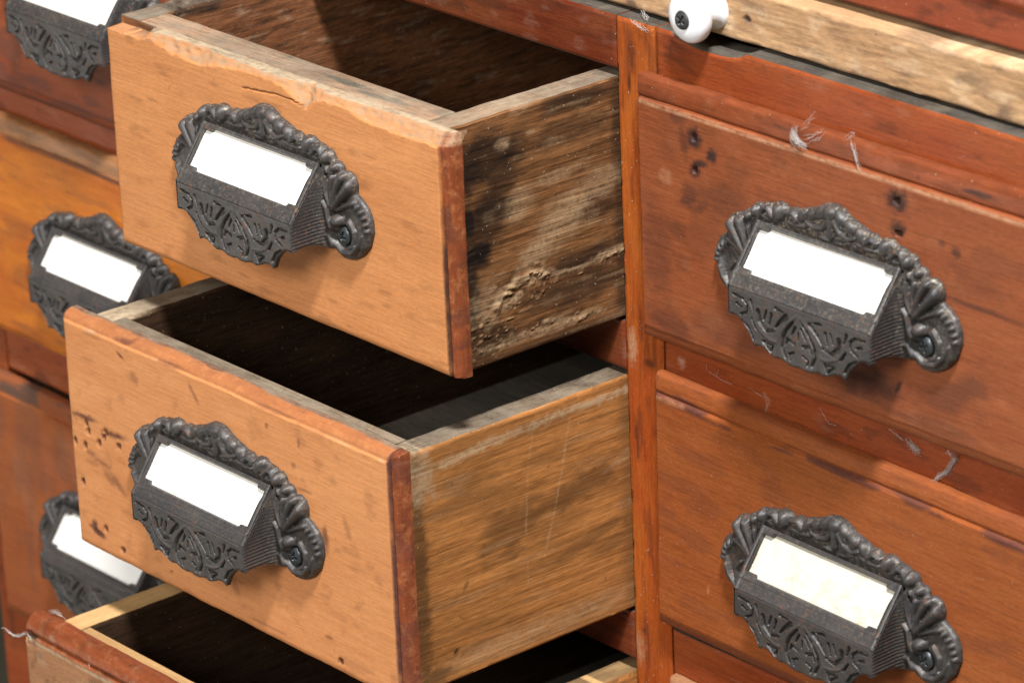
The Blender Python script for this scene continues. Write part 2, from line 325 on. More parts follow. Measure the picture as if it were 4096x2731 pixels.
FE = [('s', [(0, 27.5), (0, 18)], 1.7, .5, 2.2), ('b', 0, 27, 3.2, 2.6, 0, 2.6), ('b', 4.4, 26.2, 2.4, 3.2, 35, 2.2), ('b', 8.6, 24.2, 2.2, 3.0, 40, 1.9), ('s', [(1.5, 24), (4, 20.5), (8, 19.5), (11, 20.8)], 1.3, .9, 1.5),
      ('b', 13.0, 22.6, 1.7, 3.2, 25, 1.8), ('s', [(15.2, 20.2), (17.6, 22.2), (20.6, 21.6)], 1.2, .9, 1.7), ('s', [(12, 19), (16, 18.2), (20, 18.6)], 1.2, .8, 1.2), ('b', 24.0, 21.0, 2.3, 3.3, -8, 2.7), ('s', [(26.8, 18.6), (29.0, 21.0), (31.4, 20.6)], 1.4, .9, 1.8),
      ('s', [(25, 17.6), (29, 17.2), (33, 18)], 1.1, .8, 1.2), ('b', 35.2, 18.9, 2.7, 2.8, 0, 3.0), ('s', [(31, 21), (34, 16), (36.5, 13.8)], 1.4, 1.2, 1.8), ('b', 40.3, 16.2, 1.9, 2.2, -20, 2.2), ('b', 38.0, 13.6, 1.6, 2.4, 40, 1.5),
      # acanthus leaf
      ('s', [(39.8, 1.0), (44.4, 6.4), (48.9, 11.2)], .9, 2.5, 3.0), ('s', [(39.2, 2.0), (41.6, 8.4), (44.6, 13.6)], .9, 2.2, 2.8), ('s', [(38.6, 2.4), (38.4, 8.0), (39.4, 12.2)], .8, 1.6, 2.3), ('s', [(38.0, 2.4), (35.8, 6.4), (34.6, 11.4)], 1.3, 1.1, 2.8), ('s', [(41.0, .6), (46.0, 3.4), (50.4, 5.4)], .8, 1.2, 1.8),
      # scroll joining the hood
      ('s', [(33.2, 3.2), (36.6, 1.0), (37.6, -3.2), (39.8, -5.6)], 1.4, 2.4, 3.4), ('b', 41.4, -3.0, 3.2, 2.6, 20, 3.6), ('s', [(33, -9.5), (36.4, -9.4), (38.6, -12)], 1.2, 1.8, 2.6),
      # ear rim and gadroons
      ('s', [(54.8, -5.5), (53, -9), (48.5, -13.4), (43, -14.2), (39.4, -11.6)], 1.0, 1.3, 1.9), ('s', [(47.0, -2.0), (50.0, -5.5), (49.5, -10.5), (45.5, -12.6)], .8, .8, 1.3)]
for k in range(8):
    a = math.radians(74-k*13)
    if k < 6: FE.append(('b', 46.6+10.4*math.cos(a), -5.0+10.0*math.sin(a), 1.8, 1.0, 74-k*13, 1.5))
FE += [('b', 4, 16.9, 3, .9, 8, .9), ('b', 54.5, -7.5, 1.7, 6.0, -12, 1.2)]
FE.append(('d', 43.1, -8.3, 4.3, 1.7))

def poly_field(px, pz, poly):
    """signed distance (inside +) and nearest point"""
    d = np.full(px.shape, 1e9); nx = px.copy(); nz = pz.copy(); ins = np.zeros(px.shape, bool); n = len(poly)
    for i in range(n):
        ax, az = poly[i]; bx, bz = poly[(i+1) % n]; dx, dz = bx-ax, bz-az
        t = np.clip(((px-ax)*dx+(pz-az)*dz)/(dx*dx+dz*dz+1e-9), 0, 1); qx = ax+t*dx; qz = az+t*dz; q = np.hypot(px-qx, pz-qz)
        m = q < d; d = np.where(m, q, d); nx = np.where(m, qx, nx); nz = np.where(m, qz, nz)
        c = ((az > pz) != (bz > pz)); xi = (bx-ax)*(pz-az)/((bz-az) if bz != az else 1e-9)+ax; ins ^= (c & (px < xi))
    return np.where(ins, d, -d), nx, nz
def outline_relief(poly, sp, hfun, back, xf, dustf=None):
    """relief inside an outline; xf maps (x,z,h)->3d. returns verts, faces, dust"""
    P = np.array(poly); x = np.arange(P[:, 0].min()-sp, P[:, 0].max()+2*sp, sp); z = np.arange(P[:, 1].min()-sp, P[:, 1].max()+2*sp, sp)
    X, Z = np.meshgrid(x, z, indexing='ij'); sd, nx, nz = poly_field(X, Z, poly); keep = sd > -sp*.55
    sn = sd < sp*.45; Xs = np.where(sn, nx, X); Zs = np.where(sn, nz, Z); h = hfun(Xs, Zs, np.maximum(sd, 0))
    idx = -np.ones(X.shape, int); idx[keep] = np.arange(keep.sum()); vs = xf(Xs[keep], Zs[keep], h[keep]); n0 = len(vs)
    vb = xf(Xs[keep], Zs[keep], np.full(n0, back)); fs = []; ed = {}
    a, b, c, d = idx[:-1, :-1], idx[1:, :-1], idx[1:, 1:], idx[:-1, 1:]
    Q = np.stack([a, b, c, d], -1).reshape(-1, 4); ok = (Q >= 0).sum(1) >= 3
    for q in Q[ok].tolist():
        q = [k for k in q if k >= 0]; fs.append(q)
        for i in range(len(q)):
            e = (q[i], q[(i+1) % len(q)])
            if (e[1], e[0]) in ed: del ed[(e[1], e[0])]
            else: ed[e] = 1
    used = {}; ex = []
    for (i, j) in ed:
        for k in (i, j):
            if k not in used: used[k] = n0+len(ex); ex.append(vb[k])
        fs.append([j, i, used[i], used[j]])
    du = np.zeros(n0+len(ex))
    if dustf is not None: du[:n0] = dustf(Xs[keep], Zs[keep], h[keep])
    return np.vstack([vs, np.array(ex)]), fs, du

def make_pull():
    VS, FS, DU = [], [], []; DI = []
    def add(v, f, d=None, di=None):
        o = sum(len(q) for q in VS); VS.append(np.asarray(v, float)); FS.extend([[k+o for k in q] for q in f]); DU.append(np.zeros(len(v)) if d is None else d); DI.append(np.zeros(len(v)) if di is None else np.concatenate([di, np.zeros(len(v)-len(di))]))
    full = OUT+[(-x, z) for x, z in OUT[-2:0:-1]]
    base = 2.1
    def hp(x, z, sd):
        h = relief_sum(x, z, FE, base)+.25*(fbm(x/2.2, z/2.2, 5)-.5)
        r = np.clip(sd/1.5, 0, 1); return h*(.45+.55*np.sqrt(1-(1-r)**2))
    dust = lambda x, z, h: np.clip(1.15-(h-base)/1.0, 0, 1)*(.35+.65*(z > 8))
    v, f, d = outline_relief(full, .45, hp, 0., lambda x, z, h: np.stack([x*(1-.05*sst(30, 40, abs(x))), -h, z*.975], -1), dust); add(v, f, d)
    # front apron of the hood
    H0 = 17.8; zt = -2.3
    ap = [(-32.5, zt), (-32.5, -12.4), (-30.2, -12.3), (-28.2, -12.6), (-25.8, -14.2), (-22.8, -17.2), (-20.9, -21.0), (-18.6, -20.0), (-16.2, -20.4), (-13.4, -21.7), (-11.2, -22.4), (-8.4, -22.0), (-5, -22.9), (-2.5, -23.1), (0, -22.6)]
    ap = ap+[(-x, z) for x, z in ap[-2::-1]]
    carve = [([(29.8, -5.2), (25.8, -5.4), (23.4, -7.2), (23.8, -10.0), (26.6, -11.2)], .5, .4), ([(28.2, -8.0), (26.0, -8.7)], .55, .3), ([(21.8, -5.4), (20.7, -8.6)], .6, .2),
             ([(18.4, -8.2), (18.0, -11.4), (15.0, -13.8), (11.4, -13.0)], 1.0, .5), ([(12.2, -7.4), (13.3, -11.4)], .55, .2), ([(14.6, -7.0), (15.8, -10.4)], .4, .25), ([(10.2, -5.0), (6.8, -5.3)], .65, .2),
             ([(2.2, -7.4), (5.3, -10.8), (7.1, -14.0), (7.5, -17.4), (6.0, -20.4)], .45, .65), ([(5.4, -6.4), (8.8, -9.4), (10.6, -11.6)], .9, .25), ([(26.0, -13.2), (22.8, -15.2), (20.8, -18.4)], .4, .55),
             ([(11.8, -18.0), (16.4, -17.8), (12.8, -20.6), (11.8, -18.0)], .45, .45), ([(1.4, -9.0), (3.1, -12.2)], .5, .2), ([(2.2, -14.8), (5.0, -13.9), (5.8, -16.2)], .65, .25), ([(2.2, -18.0), (4.4, -18.9), (3.8, -21.0)], .4, .3), ([(0, -10.6), (0, -13.2)], .3, .2), ([(21.2, -11.4), (19.6, -14.2), (16.8, -15.4)], .5, .3)]
    vine = [([(1.2, -5.4), (5.0, -8.6), (8.2, -12.5), (9.7, -16.3), (9.2, -20.8)], .55, .5), ([(9.7, -16.5), (13.5, -16.4), (18.0, -14.8), (20.6, -11.4)], .5, .4)]
    def hap(x, z, sd):
        ax = abs(x); c = np.zeros(x.shape)
        for pts, w0, w1 in carve:
            dd, t = segd(ax, z, pts); wd = w0+(w1-w0)*t; c = np.maximum(c, 1-sst(wd*.7, wd*1.2, dd))
        r = np.zeros(x.shape)
        for pts, w0, w1 in vine:
            dd, t = segd(ax, z, pts); r = np.maximum(r, np.sqrt(np.clip(1-(dd/(w0*1.1))**2, 0, 1)))
        hap.c = c
        return H0-1.0*c*(1-r)+.22*r+.12*(fbm(x/1.5, z/1.5, 9)-.5)-.5*(1-np.clip(sd/.8, 0, 1))**2
    v, f, d = outline_relief(ap, .3, hap, H0-2.2, lambda x, z, h: np.stack([x, -h, z], -1), lambda x, z, h: np.clip((H0-.35-h)*1.6, 0, 1)); add(v, f, d*.10, d)
    # slanted label frame: v from 0 (top, near plate) to LN (front edge)
    z1, h1 = 16.2, 4.4; LN = math.hypot(z1-zt, H0-h1); tz, th = (zt-z1)/LN, (H0-h1)/LN; nz, nh = th, -tz
    def xf(x, vv, h): return np.stack([x, -(h1+vv*th+h*nh), z1+vv*tz+h*nz], -1)
    def hs(x, vv, sd):
        ax = abs(x); tab = sst(25.9, 26.7, ax)*1.25
        wx = 1-sst(30.5, 30.9, ax); wv = sst(1.3, 1.7, vv-tab)*(1-sst(17.0, 17.4, vv+tab)); win = wx*wv
        border = .0+.4*np.exp(-((vv-18.6)/.4)**2)+.3*np.exp(-((vv-19.7)/.35)**2)*(ax < 26)+.35*np.exp(-((ax-31.7)/.6)**2)
        return border+.15*(fbm(x/2, vv/2, 3)-.5)-3.2*win
    bx = [(-32.5, 0), (32.5, 0), (32.5, LN), (-32.5, LN)]
    # note (x, v) with v downward makes the winding flip
    v, f, d = outline_relief(bx, .36, hs, -1.2, xf, lambda x, vv, h: .25+.4*(h < -.3)); add(v, [q[::-1] for q in f], d)
    # ribbed side walls (u from front edge to plate)
    for s in (-1, 1):
        nu, nv = 34, 90; vs = []; rf = []
        for i in range(nu+1):
            u = i/nu
            for j in range(nv+1):
                t = j/nv
                hh_top, zz_top = H0+(h1-H0)*u, zt+(z1-zt)*u
                # top line follows slant, bottom line runs back to the plate
                hb = H0+(1.5-H0)*u; zb = -12.4-2.4*u+3.0*math.sin(math.pi*u)*.55
                hx = hh_top+(hb-hh_top)*t; zx = zz_top+(zb-zz_top)*t
                rib = .30*abs(math.sin(zx*math.pi/1.25+hx*.04))*(1 if .02 < u < .93 else 0)*(t > .05)*(t < .97)
                flare = 2.4*max(0, (u-.62)/.38)**2*(1-.4*t)
                vs.append((s*(32.5+flare+rib-.1), -hx, zx))
        g = lambda i, j: i*(nv+1)+j
        for i in range(nu):
            for j in range(nv):
                q = [g(i, j), g(i, j+1), g(i+1, j+1), g(i+1, j)]; rf.append(q[::-1] if s > 0 else q)
        # inner skin
        n0 = len(vs); inn = [(x-s*2.0, y, z) for x, y, z in vs]
        vs += inn; rf += [[k+n0 for k in q[::-1]] for q in rf]
        for i in range(nu):
            q = [g(i, nv), g(i+1, nv), g(i+1, nv)+n0, g(i, nv)+n0]; rf.append(q)
        uu = np.repeat(np.arange(nu+1)/nu, nv+1); dd = np.concatenate([np.clip(uu*1.2-.35, 0, 1)*.6, np.zeros(n0)]); add(np.array(vs), rf, dd)
    vs = np.vstack(VS); me = bpy.data.meshes.new('pull'); me.from_pydata((vs*MM).tolist(), [], FS)
    at = me.attributes.new('dust', 'FLOAT', 'POINT'); at.data.foreach_set('value', np.clip(np.concatenate(DU), 0, 1).astype(np.float32))
    at = me.attributes.new('dirt_shade', 'FLOAT', 'POINT'); at.data.foreach_set('value', np.clip(np.concatenate(DI), 0, 1).astype(np.float32))
    me.polygons.foreach_set('use_smooth', [True]*len(me.polygons)); me.set_sharp_from_angle(angle=math.radians(48)); me.materials.append(M['iron'])
    # label card, lying 1.9 under the frame surface
    def card(mat):
        us = np.linspace(-31.2, 31.2, 60); ws = np.linspace(.4, 19.0, 24); X, W = np.meshgrid(us, ws, indexing='ij')
        v = xf(X.ravel(), W.ravel(), np.full(X.size, -1.7)+.12*np.sin(X.ravel()/9)); n = len(v); vb = xf(X.ravel(), W.ravel(), np.full(X.size, -2.3))
        idx = np.arange(n).reshape(X.shape); q = np.stack([idx[:-1, :-1], idx[:-1, 1:], idx[1:, 1:], idx[1:, :-1]], -1).reshape(-1, 4)
        fs = q.tolist()+[[k+n for k in p[::-1]] for p in q.tolist()]
        m = bpy.data.meshes.new('label_card'); m.from_pydata((np.vstack([v, vb])*MM).tolist(), [], fs); m.materials.append(mat)
        e = np.minimum(np.minimum(X+30.2, 30.4-X)*1.2, np.minimum(W-2.2, 17.3-W)*1.6)
        dk = (np.clip(1-e/1.6, 0, 1)*fbm(X/1.2, W/1.2, 4)*1.0).ravel()*.8
        a = m.attributes.new('dark', 'FLOAT', 'POINT'); a.data.foreach_set('value', np.concatenate([dk, dk]).astype(np.float32)); return m
    return me, card(M['card']), card(M['cardold'])

def screw_mesh(r=3.3, h=1.5, mat=None):
    n = 44; rr = [r*k/14 for k in range(15)]; vs = [(0, 0, 0)]; fs = []
    def hh(x, z):
        d = math.hypot(x, z); q = h*math.sqrt(max(0, 1-(d/(r*1.02))**2*.93)); a = min(abs(x), abs(z)); b = max(abs(x), abs(z))
        cut = (1-min(1, max(0, (a-.32*r/3.3)/.18)))*(1-min(1, max(0, (b-1.75*r/3.3)/.25))); return q-.95*cut
    g = []
    N = 40; vs = []; fs = []; idx = {}
    for i in range(N+1):
        for j in range(N+1):
            a, b = -1+2*i/N, -1+2*j/N      # square to disc
            x = a*math.sqrt(1-b*b/2)*r; z = b*math.sqrt(1-a*a/2)*r
            idx[i, j] = len(vs); vs.append((x, -hh(x, z), z))
    for i in range(N):
        for j in range(N): fs.append([idx[i, j], idx[i+1, j], idx[i+1, j+1], idx[i, j+1]])
    rim = [idx[i, 0] for i in range(N)]+[idx[N, j] for j in range(N)]+[idx[i, N] for i in range(N, 0, -1)]+[idx[0, j] for j in range(N, 0, -1)]
    b0 = len(vs); vs += [(vs[k][0], 1.0, vs[k][2]) for k in rim]; m = len(rim)
    for k in range(m): fs.append([rim[k], b0+k, b0+(k+1) % m, rim[(k+1) % m]])
    me = bpy.data.meshes.new('screw'); me.from_pydata([(x*MM, y*MM, z*MM) for x, y, z in vs], [], fs)
    me.polygons.foreach_set('use_smooth', [True]*len(fs)); me.set_sharp_from_angle(angle=math.radians(45)); me.materials.append(mat or M['screw']); return me
PULL, CARD, CARDOLD = make_pull(); SCREW = screw_mesh()

def put_pull(drawer, xc, yf, zc, old=False, rot=0., dusty=.6):
    B = base_of(drawer); o = bpy.data.objects.new('pull', PULL); COL.objects.link(o); o.parent = drawer
    o.location = Vector((xc-B[0], yf-B[1], zc-B[2]))*MM; o.rotation_euler = (0, rot, 0); o['dusty'] = dusty
    c = bpy.data.objects.new('label_card', CARDOLD if old else CARD); COL.objects.link(c); c.parent = o
    for s in (-1, 1):
        q = bpy.data.objects.new('screw', SCREW); COL.objects.link(q); q.parent = o; q.location = Vector((s*40.95, -1.7, -8.1))*MM; q.rotation_euler = (0, random.uniform(0, 1.5), 0)
    return o

# ------------------------------------------------------------------ drawers
def axis_samples(a, b, near=9, fine=.45, mid=1.0):
    n1 = int(near/fine); l = np.linspace(a, a+near, n1+1); r = np.linspace(b-near, b, n1+1); m = np.linspace(a+near, b-near, max(3, int((b-a-2*near)/mid)))
    return np.concatenate([l, m[1:-1], r])
def lip_profile(d, w, step, depth):
    """d distance from edge; face (0) beyond w, small step, then quarter round down to -depth at the edge"""
    q = np.clip(d/w, 0, 1); r = -step-(depth-step)*(1-np.sqrt(np.clip(1-(1-q)**2.2, 0, 1)))
    return np.where(d < w, r, -step*(1-sst(w, w+.5, d)))
def drawer_front(parent, x, z, yf, mat, lips, seed, extra=None, dark=None, pale=None, topz=None, thick=10.5, mats=None, red=None):
    """lips: dict side-> (w, step, depth); sides l r t b"""
    us = axis_samples(*x, mid=.9); vs = axis_samples(*z, mid=.9)
    def H(u, v):
        ds = {'l': u-x[0], 'r': x[1]-u, 't': z[1]-v, 'b': v-z[0]}; h = np.zeros(u.shape)
        for k, (w_, st, dp) in lips.items():
            d = ds[k]+.35*(fbm(u/11, v/11, seed+3, 3)-.5); h = np.minimum(h, lip_profile(d, w_, st, dp))
        h = h+.22*(fbm(u/38, v/22, seed)-.5)+.07*(fbm(u/5, v/1.5, seed+1)-.5)
        if extra is not None: h = h+extra(u, v)
        return h-yf
    def dk(u, v):
        r = np.zeros(u.shape)
        if dark is not None: r = dark(u, v)
        e = np.minimum(np.minimum(u-x[0], x[1]-u), np.minimum(v-z[0], z[1]-v))
        return np.maximum(r, .35*(1-sst(0, 3, e))*fbm(u/6, v/6, seed+8))
    at = {'dark': dk}
    if pale is not None: at['pale'] = pale
    if red is not None: at['red'] = red
    Vm = None
    if topz is not None: Vm = lambda u, v: z[0]+(v-z[0])*(topz(u)-z[0])/(z[1]-z[0])
    Um = lambda u, v: u+.7*(fbm(v/9, v*0+seed, seed, 3)-.5)*(1-np.clip(np.minimum(u-x[0], x[1]-u)/10, 0, 1))
    if Vm is None: Vm = lambda u, v: v+.8*(fbm(u/11, u*0+seed, seed+4, 3)-.5)*(1-np.clip(np.minimum(v-z[0], z[1]-v)/10, 0, 1))
    return slab('front', parent, ((1, 0, 0), (0, 0, 1), (0, -1, 0)), us, vs, H, -yf-thick, mats or (mat,), at, Um, Vm, edge=.5)

def side_slab(name, parent, x_out, thick, y, z, mats, H=None, attrs=None, right=True, fine=.8):
    us = np.arange(y[0], y[1]+.01, fine); vs = np.arange(z[0], z[1]+.01, fine*.9)
    f = (lambda u, v: x_out+.25*(fbm(u/20, v/5, 31)-.5)+(H(u, v) if H else 0)) if right else (lambda u, v: -x_out+.2*(fbm(u/15, v/4, 41)-.5)+(H(u, v) if H else 0))
    N = (1, 0, 0) if right else (-1, 0, 0)
    Vm = lambda u, v: v+.6*(fbm(u/8, u*0, 51, 4)-.5)*np.clip((v-z[1]+12)/12, 0, 1)
    return slab(name, parent, ((0, 1, 0), (0, 0, 1), N), us, vs, f, (x_out-thick) if right else -(x_out+thick), mats, attrs, None, Vm, edge=.9)

def bxrest(parent, x, z, yf, tf, mats, topmats, bottom_z, depth=300):
    """box front, far sides handled outside"""
    pass

OPEN = 'pulled-open drawers of the middle column'; SHUT = 'closed drawers of the side columns'
def lipstd(l=3., r=3., t=8.5, b=4.5): return {'l': (l, .8, 4.5), 'r': (r, .8, 4.5), 't': (t, .9, 2.4), 'b': (b, .5, 3.4)}

def RB(xr, z0=0, top=None, tw=3.4, k=1.):
    def f(u, v):
        r = sst(xr-4.3, xr-3.7, u+.5*(fbm(v/5, v*0, 700)-.5))
        if top is not None: r = np.maximum(r, k*sst(top-tw-.5, top-tw, v+.5*(fbm(u/6, u*0, 701)-.5)))
        return r
    return f
def groove(u, v, xr, w0=.25, w1=.8): return (1-sst(w0, w1, abs(u-(xr-3.75))))*sst(.15, .5, fbm(v/14, v*0, 702))
# ---- drawer A : top open drawer, chipped top edge
A = thing('drawer', (-88, -79.6, -248), 'open orange drawer with splintered chipped top edge and dark water-stained side', 'drawer', OPEN)
chx = [-184, -182, -163, -160, -156, -146, -128, -120, -106, -95, -84, -80, -75, -68.8, -67.5, -65, -60, -47, -35, -17, 2, 8]
chz = [-164.0, -164.1, -164.4, -163.0, -161.9, -161.9, -161.9, -161.9, -161.8, -161.7, -161.8, -161.8, -161.9, -161.9, -161.8, -161.7, -161.8, -161.8, -161.8, -161.9, -162, -162]
chb = [-164.3, -164.2, -164.8, -163.5, -163.2, -166, -167, -165, -163.5, -163, -163.2, -163.8, -166, -169.2, -168.5, -166.0, -164.2, -163.6, -166, -166.5, -166, -166]   # lower limit of the chipped zone
def A_topz(u): return np.interp(u, chx, [-162.4]*2+[-162.2]*2+[-161.9]*(len(chx)-4))+.35*(fbm(u/4, u*0, 61)-.5)
def A_extra(u, v):
    lim = np.interp(u, chx, chb)+1.6*(fbm(u/3, v/3, 62)-.5); d = np.clip(v-lim, 0, 9)
    cut = -(.45*(d > 0)+d*.62*(.6+.8*fbm(u/2.6, v/1.6, 63)))
    # missing corner splinter on the far left
    sp = (u < -160)*(v > -164.6+(u+182)*.02+.3*(fbm(u/2, u*0, 65)-.5)); cut = np.where(sp, -np.clip(5.5+(-160-u)*.12, 0, 8.5)*np.clip((-158.0-u)/4, 0, 1), cut)
    cr = strk(u, v, [(-103, -169.3), (-93.7, -168.5), (-84.3, -167.5), (-75.8, -167.6), (-69, -168.8)], .22)
    wv = -.9*(1-sst(0, 6, u+0*v+183))*(fbm(v/4, v*0, 66)) 
    return cut*sst(-1, .2, v-lim+.6)-.6*cr-.9*groove(u, v, 5.5)
def A_dark(u, v):
    r = .9*strk(u, v, [(-103, -169.3), (-93.7, -168.3), (-84.3, -167.3), (-75.8, -167.4), (-69, -169)], .24)
    r = np.maximum(r, .85*((u < -161)*(v > -164.2)))
    for k, (a, b) in enumerate([(-150, -175), (-158, -186), (-120, -172), (-40, -190), (-30, -225), (-60, -236), (-145, -232), (-35, -178), (-110, -240), (-20, -205)]): r = np.maximum(r, .28*blob(u, v, a, b, 3.4, .7, 0, .6, 70+k, 3))
    r = np.maximum(r, groove(u, v, 5.5)); r = np.maximum(r, .55*(u > 1.8)*sst(.5, .62, fbm(u/3, v/7, 703)))
    return np.maximum(r, .25*sst(.66, .8, fbm(u/14, v/4, 71)))
def A_pale(u, v):
    lim = np.interp(u, chx, chb); z_ = sst(-.3, .6, v-lim)*(.45+.75*fbm(u/4, v/1.2, 64))
    return np.maximum(z_*(u > -158), .5*strk(u, v, [(-155, -164), (-182, -164.6)], .5))
drawer_front(A, (-183.5, 5.5), (-247.2, -161.7), -79.6, M['faceA'], {'r': (3.6, 1.2, 6.0), 'b': (3.2, .0, 3.4), 'l': (1.4, 0, 1.2)}, 101, A_extra, A_dark, A_pale, A_topz, 7.2, mats=(M['faceA'], M['topAx']), red=RB(5.5, 1.0))
def FA_dark(u, v):
    r = .85*blob(u, v, -62, -66, 13, 1.9, 3, .5, 720, 4); r = np.maximum(r, .85*blob(u, v, -40, -68, 14, 2.2, 5, .5, 721, 4)); r = np.maximum(r, .6*blob(u, v, -14, -64, 5, 3, 0, .5, 722, 3))
    return np.maximum(r, .4*sst(.56, .7, fbm(u/12, v/3, 723)))
slab('front_board', A, ((1, 0, 0), (0, 1, 0), (0, 0, 1)), np.arange(-172.2, -12.0, .8), np.arange(-72.3, -59.9, .6), lambda u, v: -161.85+.3*(fbm(u/9, v/3, 724)-.5), -246, (M['topAx'], M['inA']), {'dark': FA_dark}, None, None, .5)
def crust(u, v):
    m = np.maximum(blob(u, v, -44, -226, 17, 7, 8, .5, 740, 6), np.maximum(blob(u, v, -58, -238, 10, 9, 0, .5, 741, 5), np.maximum(.8*blob(u, v, -14, -225, 16, 3.2, 3, .4, 742, 5), .9*blob(u, v, -28, -242, 20, 2.6, -3, .4, 743, 5))))
    n_ = fbm(u/6.5, v/2.0, 744, 4); rg = sst(.80, .95, 1-abs(2*n_-1)*1.9)
    return m, rg*m*sst(.35, .6, fbm(u/2, v/1.4, 745))
def SA_dark(u, v):
    r = blob(u, v, -56, -177, 15, 9.5, 5, .4, 80); r = np.maximum(r, .9*blob(u, v, -57, -197, 8.5, 13, -35, .45, 81)); r = np.maximum(r, blob(u, v, -62, -208, 5.5, 6, 0, .4, 82))
    r = np.maximum(r, .8*blob(u, v, -16, -165.5, 17, 3.0, 0, .45, 83)); r = np.maximum(r, .6*blob(u, v, -9, -205, 12, 5.4, 8, .4, 84)); r = np.maximum(r, .8*blob(u, v, -18, -222.5, 22, 3.4, 2, .35, 85))
    r = np.maximum(r, .7*blob(u, v, -20, -232, 26, 5.0, -3, .45, 86)); r = np.maximum(r, .85*blob(u, v, -60, -240, 12, 6, 0, .5, 87)); r = np.maximum(r, .95*blob(u, v, -51, -227.4, 3.6, 1.5, 12, .2, 88))
    r = np.maximum(r, 1*blob(u, v, -66, -215, 3.6, 32, 0, .5, 89)); r = np.maximum(r, .7*(1-sst(0, 4, v+248)))
    r = np.maximum(r, .55*blob(u, v, -22, -176, 18, 4.5, 0, .5, 90)); r = np.maximum(r, 1.0*blob(u, v, -58, -178, 11, 6, 5, .35, 734, 4)); r = np.maximum(r, .10*sst(.56, .74, fbm(u/26, v/3.4, 91, 4)))
    m_, g_ = crust(u, v); r = np.maximum(r, .7*m_*sst(.45, .6, fbm(u/3, v/1.5, 746)))*(1-g_)
    return np.maximum(r, .9*sst(-5, -.5, u)*.8)
def SA_pale(u, v):
    r = .65*blob(u, v, -44, -195, 5.5, 6.2, -40, .45, 92); r = np.maximum(r, .75*blob(u, v, -24, -205, 15, 6.8, 32, .5, 93, 5)); r = np.maximum(r, .8*blob(u, v, -37, -214.5, 9, 4, 22, .5, 94, 4)); r = np.maximum(r, .55*blob(u, v, -9, -197, 10, 5, 10, .5, 95))
    r = np.maximum(r, .5*blob(u, v, -28, -190, 13, 2.2, 3, .5, 96)); r = np.maximum(r, .6*blob(u, v, -60, -228, 8, 7, 0, .6, 97, 3)); r = np.maximum(r, .95*strk(u, v, [(-56, -229), (-54.6, -226.3), (-48.2, -223.2), (-40.9, -221.8), (-34, -223.0)], 1.7, .5, .8, 98))
    r = np.maximum(r, .8*strk(u, v, [(-56, -229.4), (-51.2, -230.2), (-44.8, -227.5)], 1.1, .5, .5, 98)); r = np.maximum(r, .9*blob(u, v, -3.5, -223.8, 7.5, 1.7, 4, .6, 99, 2)); r = np.maximum(r, .6*strk(u, v, [(-33, -224), (-17, -225.2), (-8, -223.4)], .8, .5, .6, 98))
    r = np.maximum(r, .6*blob(u, v, -50, -173, 3, 2, 0, .5, 101, 2)); r = np.maximum(r, .5*blob(u, v, -38, -172, 2, 1, 0, .5, 101, 2)); r = np.maximum(r, .75*blob(u, v, -38, -243, 28, 1.6, 0, .6, 102, 2)); r = np.maximum(r, .8*strk(u, v, [(-35.4, -240.2), (-28.2, -241.2), (-22.8, -243.6), (-15.4, -242.6)], .8, .5, .7, 103))
    return np.maximum(np.maximum(r, .9*crust(u, v)[1]), .3*sst(.62, .76, fbm(u/14, v/2.6, 104, 4)))
def SA_H(u, v):
    return SA_H0(u, v)+.5*crust(u, v)[1]-.25*crust(u, v)[0]*sst(.5, .65, fbm(u/3, v/1.5, 746))
def SA_H0(u, v):
    return (1.6*np.clip(fbm(u/1.3, v/.8, 730, 3)-.35, 0, 1)+.1)*(1.0*strk(u, v, [(-56, -229), (-54.6, -226.3), (-48.2, -223.2), (-40.9, -221.8), (-34, -223.0)], 1.7, .5, .8, 98)+.8*strk(u, v, [(-56, -229.4), (-51.2, -230.2), (-44.8, -227.5)], .9, .6, .6, 98)+.8*blob(u, v, -3.5, -223.8, 7, 1.6, 4, .6, 99, 2)+.6*strk(u, v, [(-35.4, -240.2), (-28.2, -241.2), (-22.8, -243.6), (-15.4, -242.6)], .8, .5, .7, 103)) \
        +.7*(fbm(u/1.0, v/.9, 733, 3)-.5)*blob(u, v, -63, -209, 5, 6, 0, .5, 105, 2)+.35*(fbm(u/16, v/1.1, 106, 4)-.5)*sst(-250, -200, -v*0+v)*1.0
side_slab('side_board', A, -.9, 11.2, (-72.3, 250), (-248.6, -161.9), (M['sideA'], M['topA']), SA_H, {'dark': SA_dark, 'pale': SA_pale}, True, .7)
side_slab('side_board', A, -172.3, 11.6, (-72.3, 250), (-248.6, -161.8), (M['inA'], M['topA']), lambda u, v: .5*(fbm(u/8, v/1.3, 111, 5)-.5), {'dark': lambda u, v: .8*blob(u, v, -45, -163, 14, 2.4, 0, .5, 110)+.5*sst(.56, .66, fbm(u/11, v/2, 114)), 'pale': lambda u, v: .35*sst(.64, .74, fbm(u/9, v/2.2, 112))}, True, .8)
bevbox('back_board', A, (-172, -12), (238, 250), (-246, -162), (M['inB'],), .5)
bevbox('bottom_board', A, (-172.2, -12.2), (-60, 238), (-244, -239), (M['bottom'],), .3)
put_pull(A, -89.2, -79.6, -200.7, dusty=1.1)

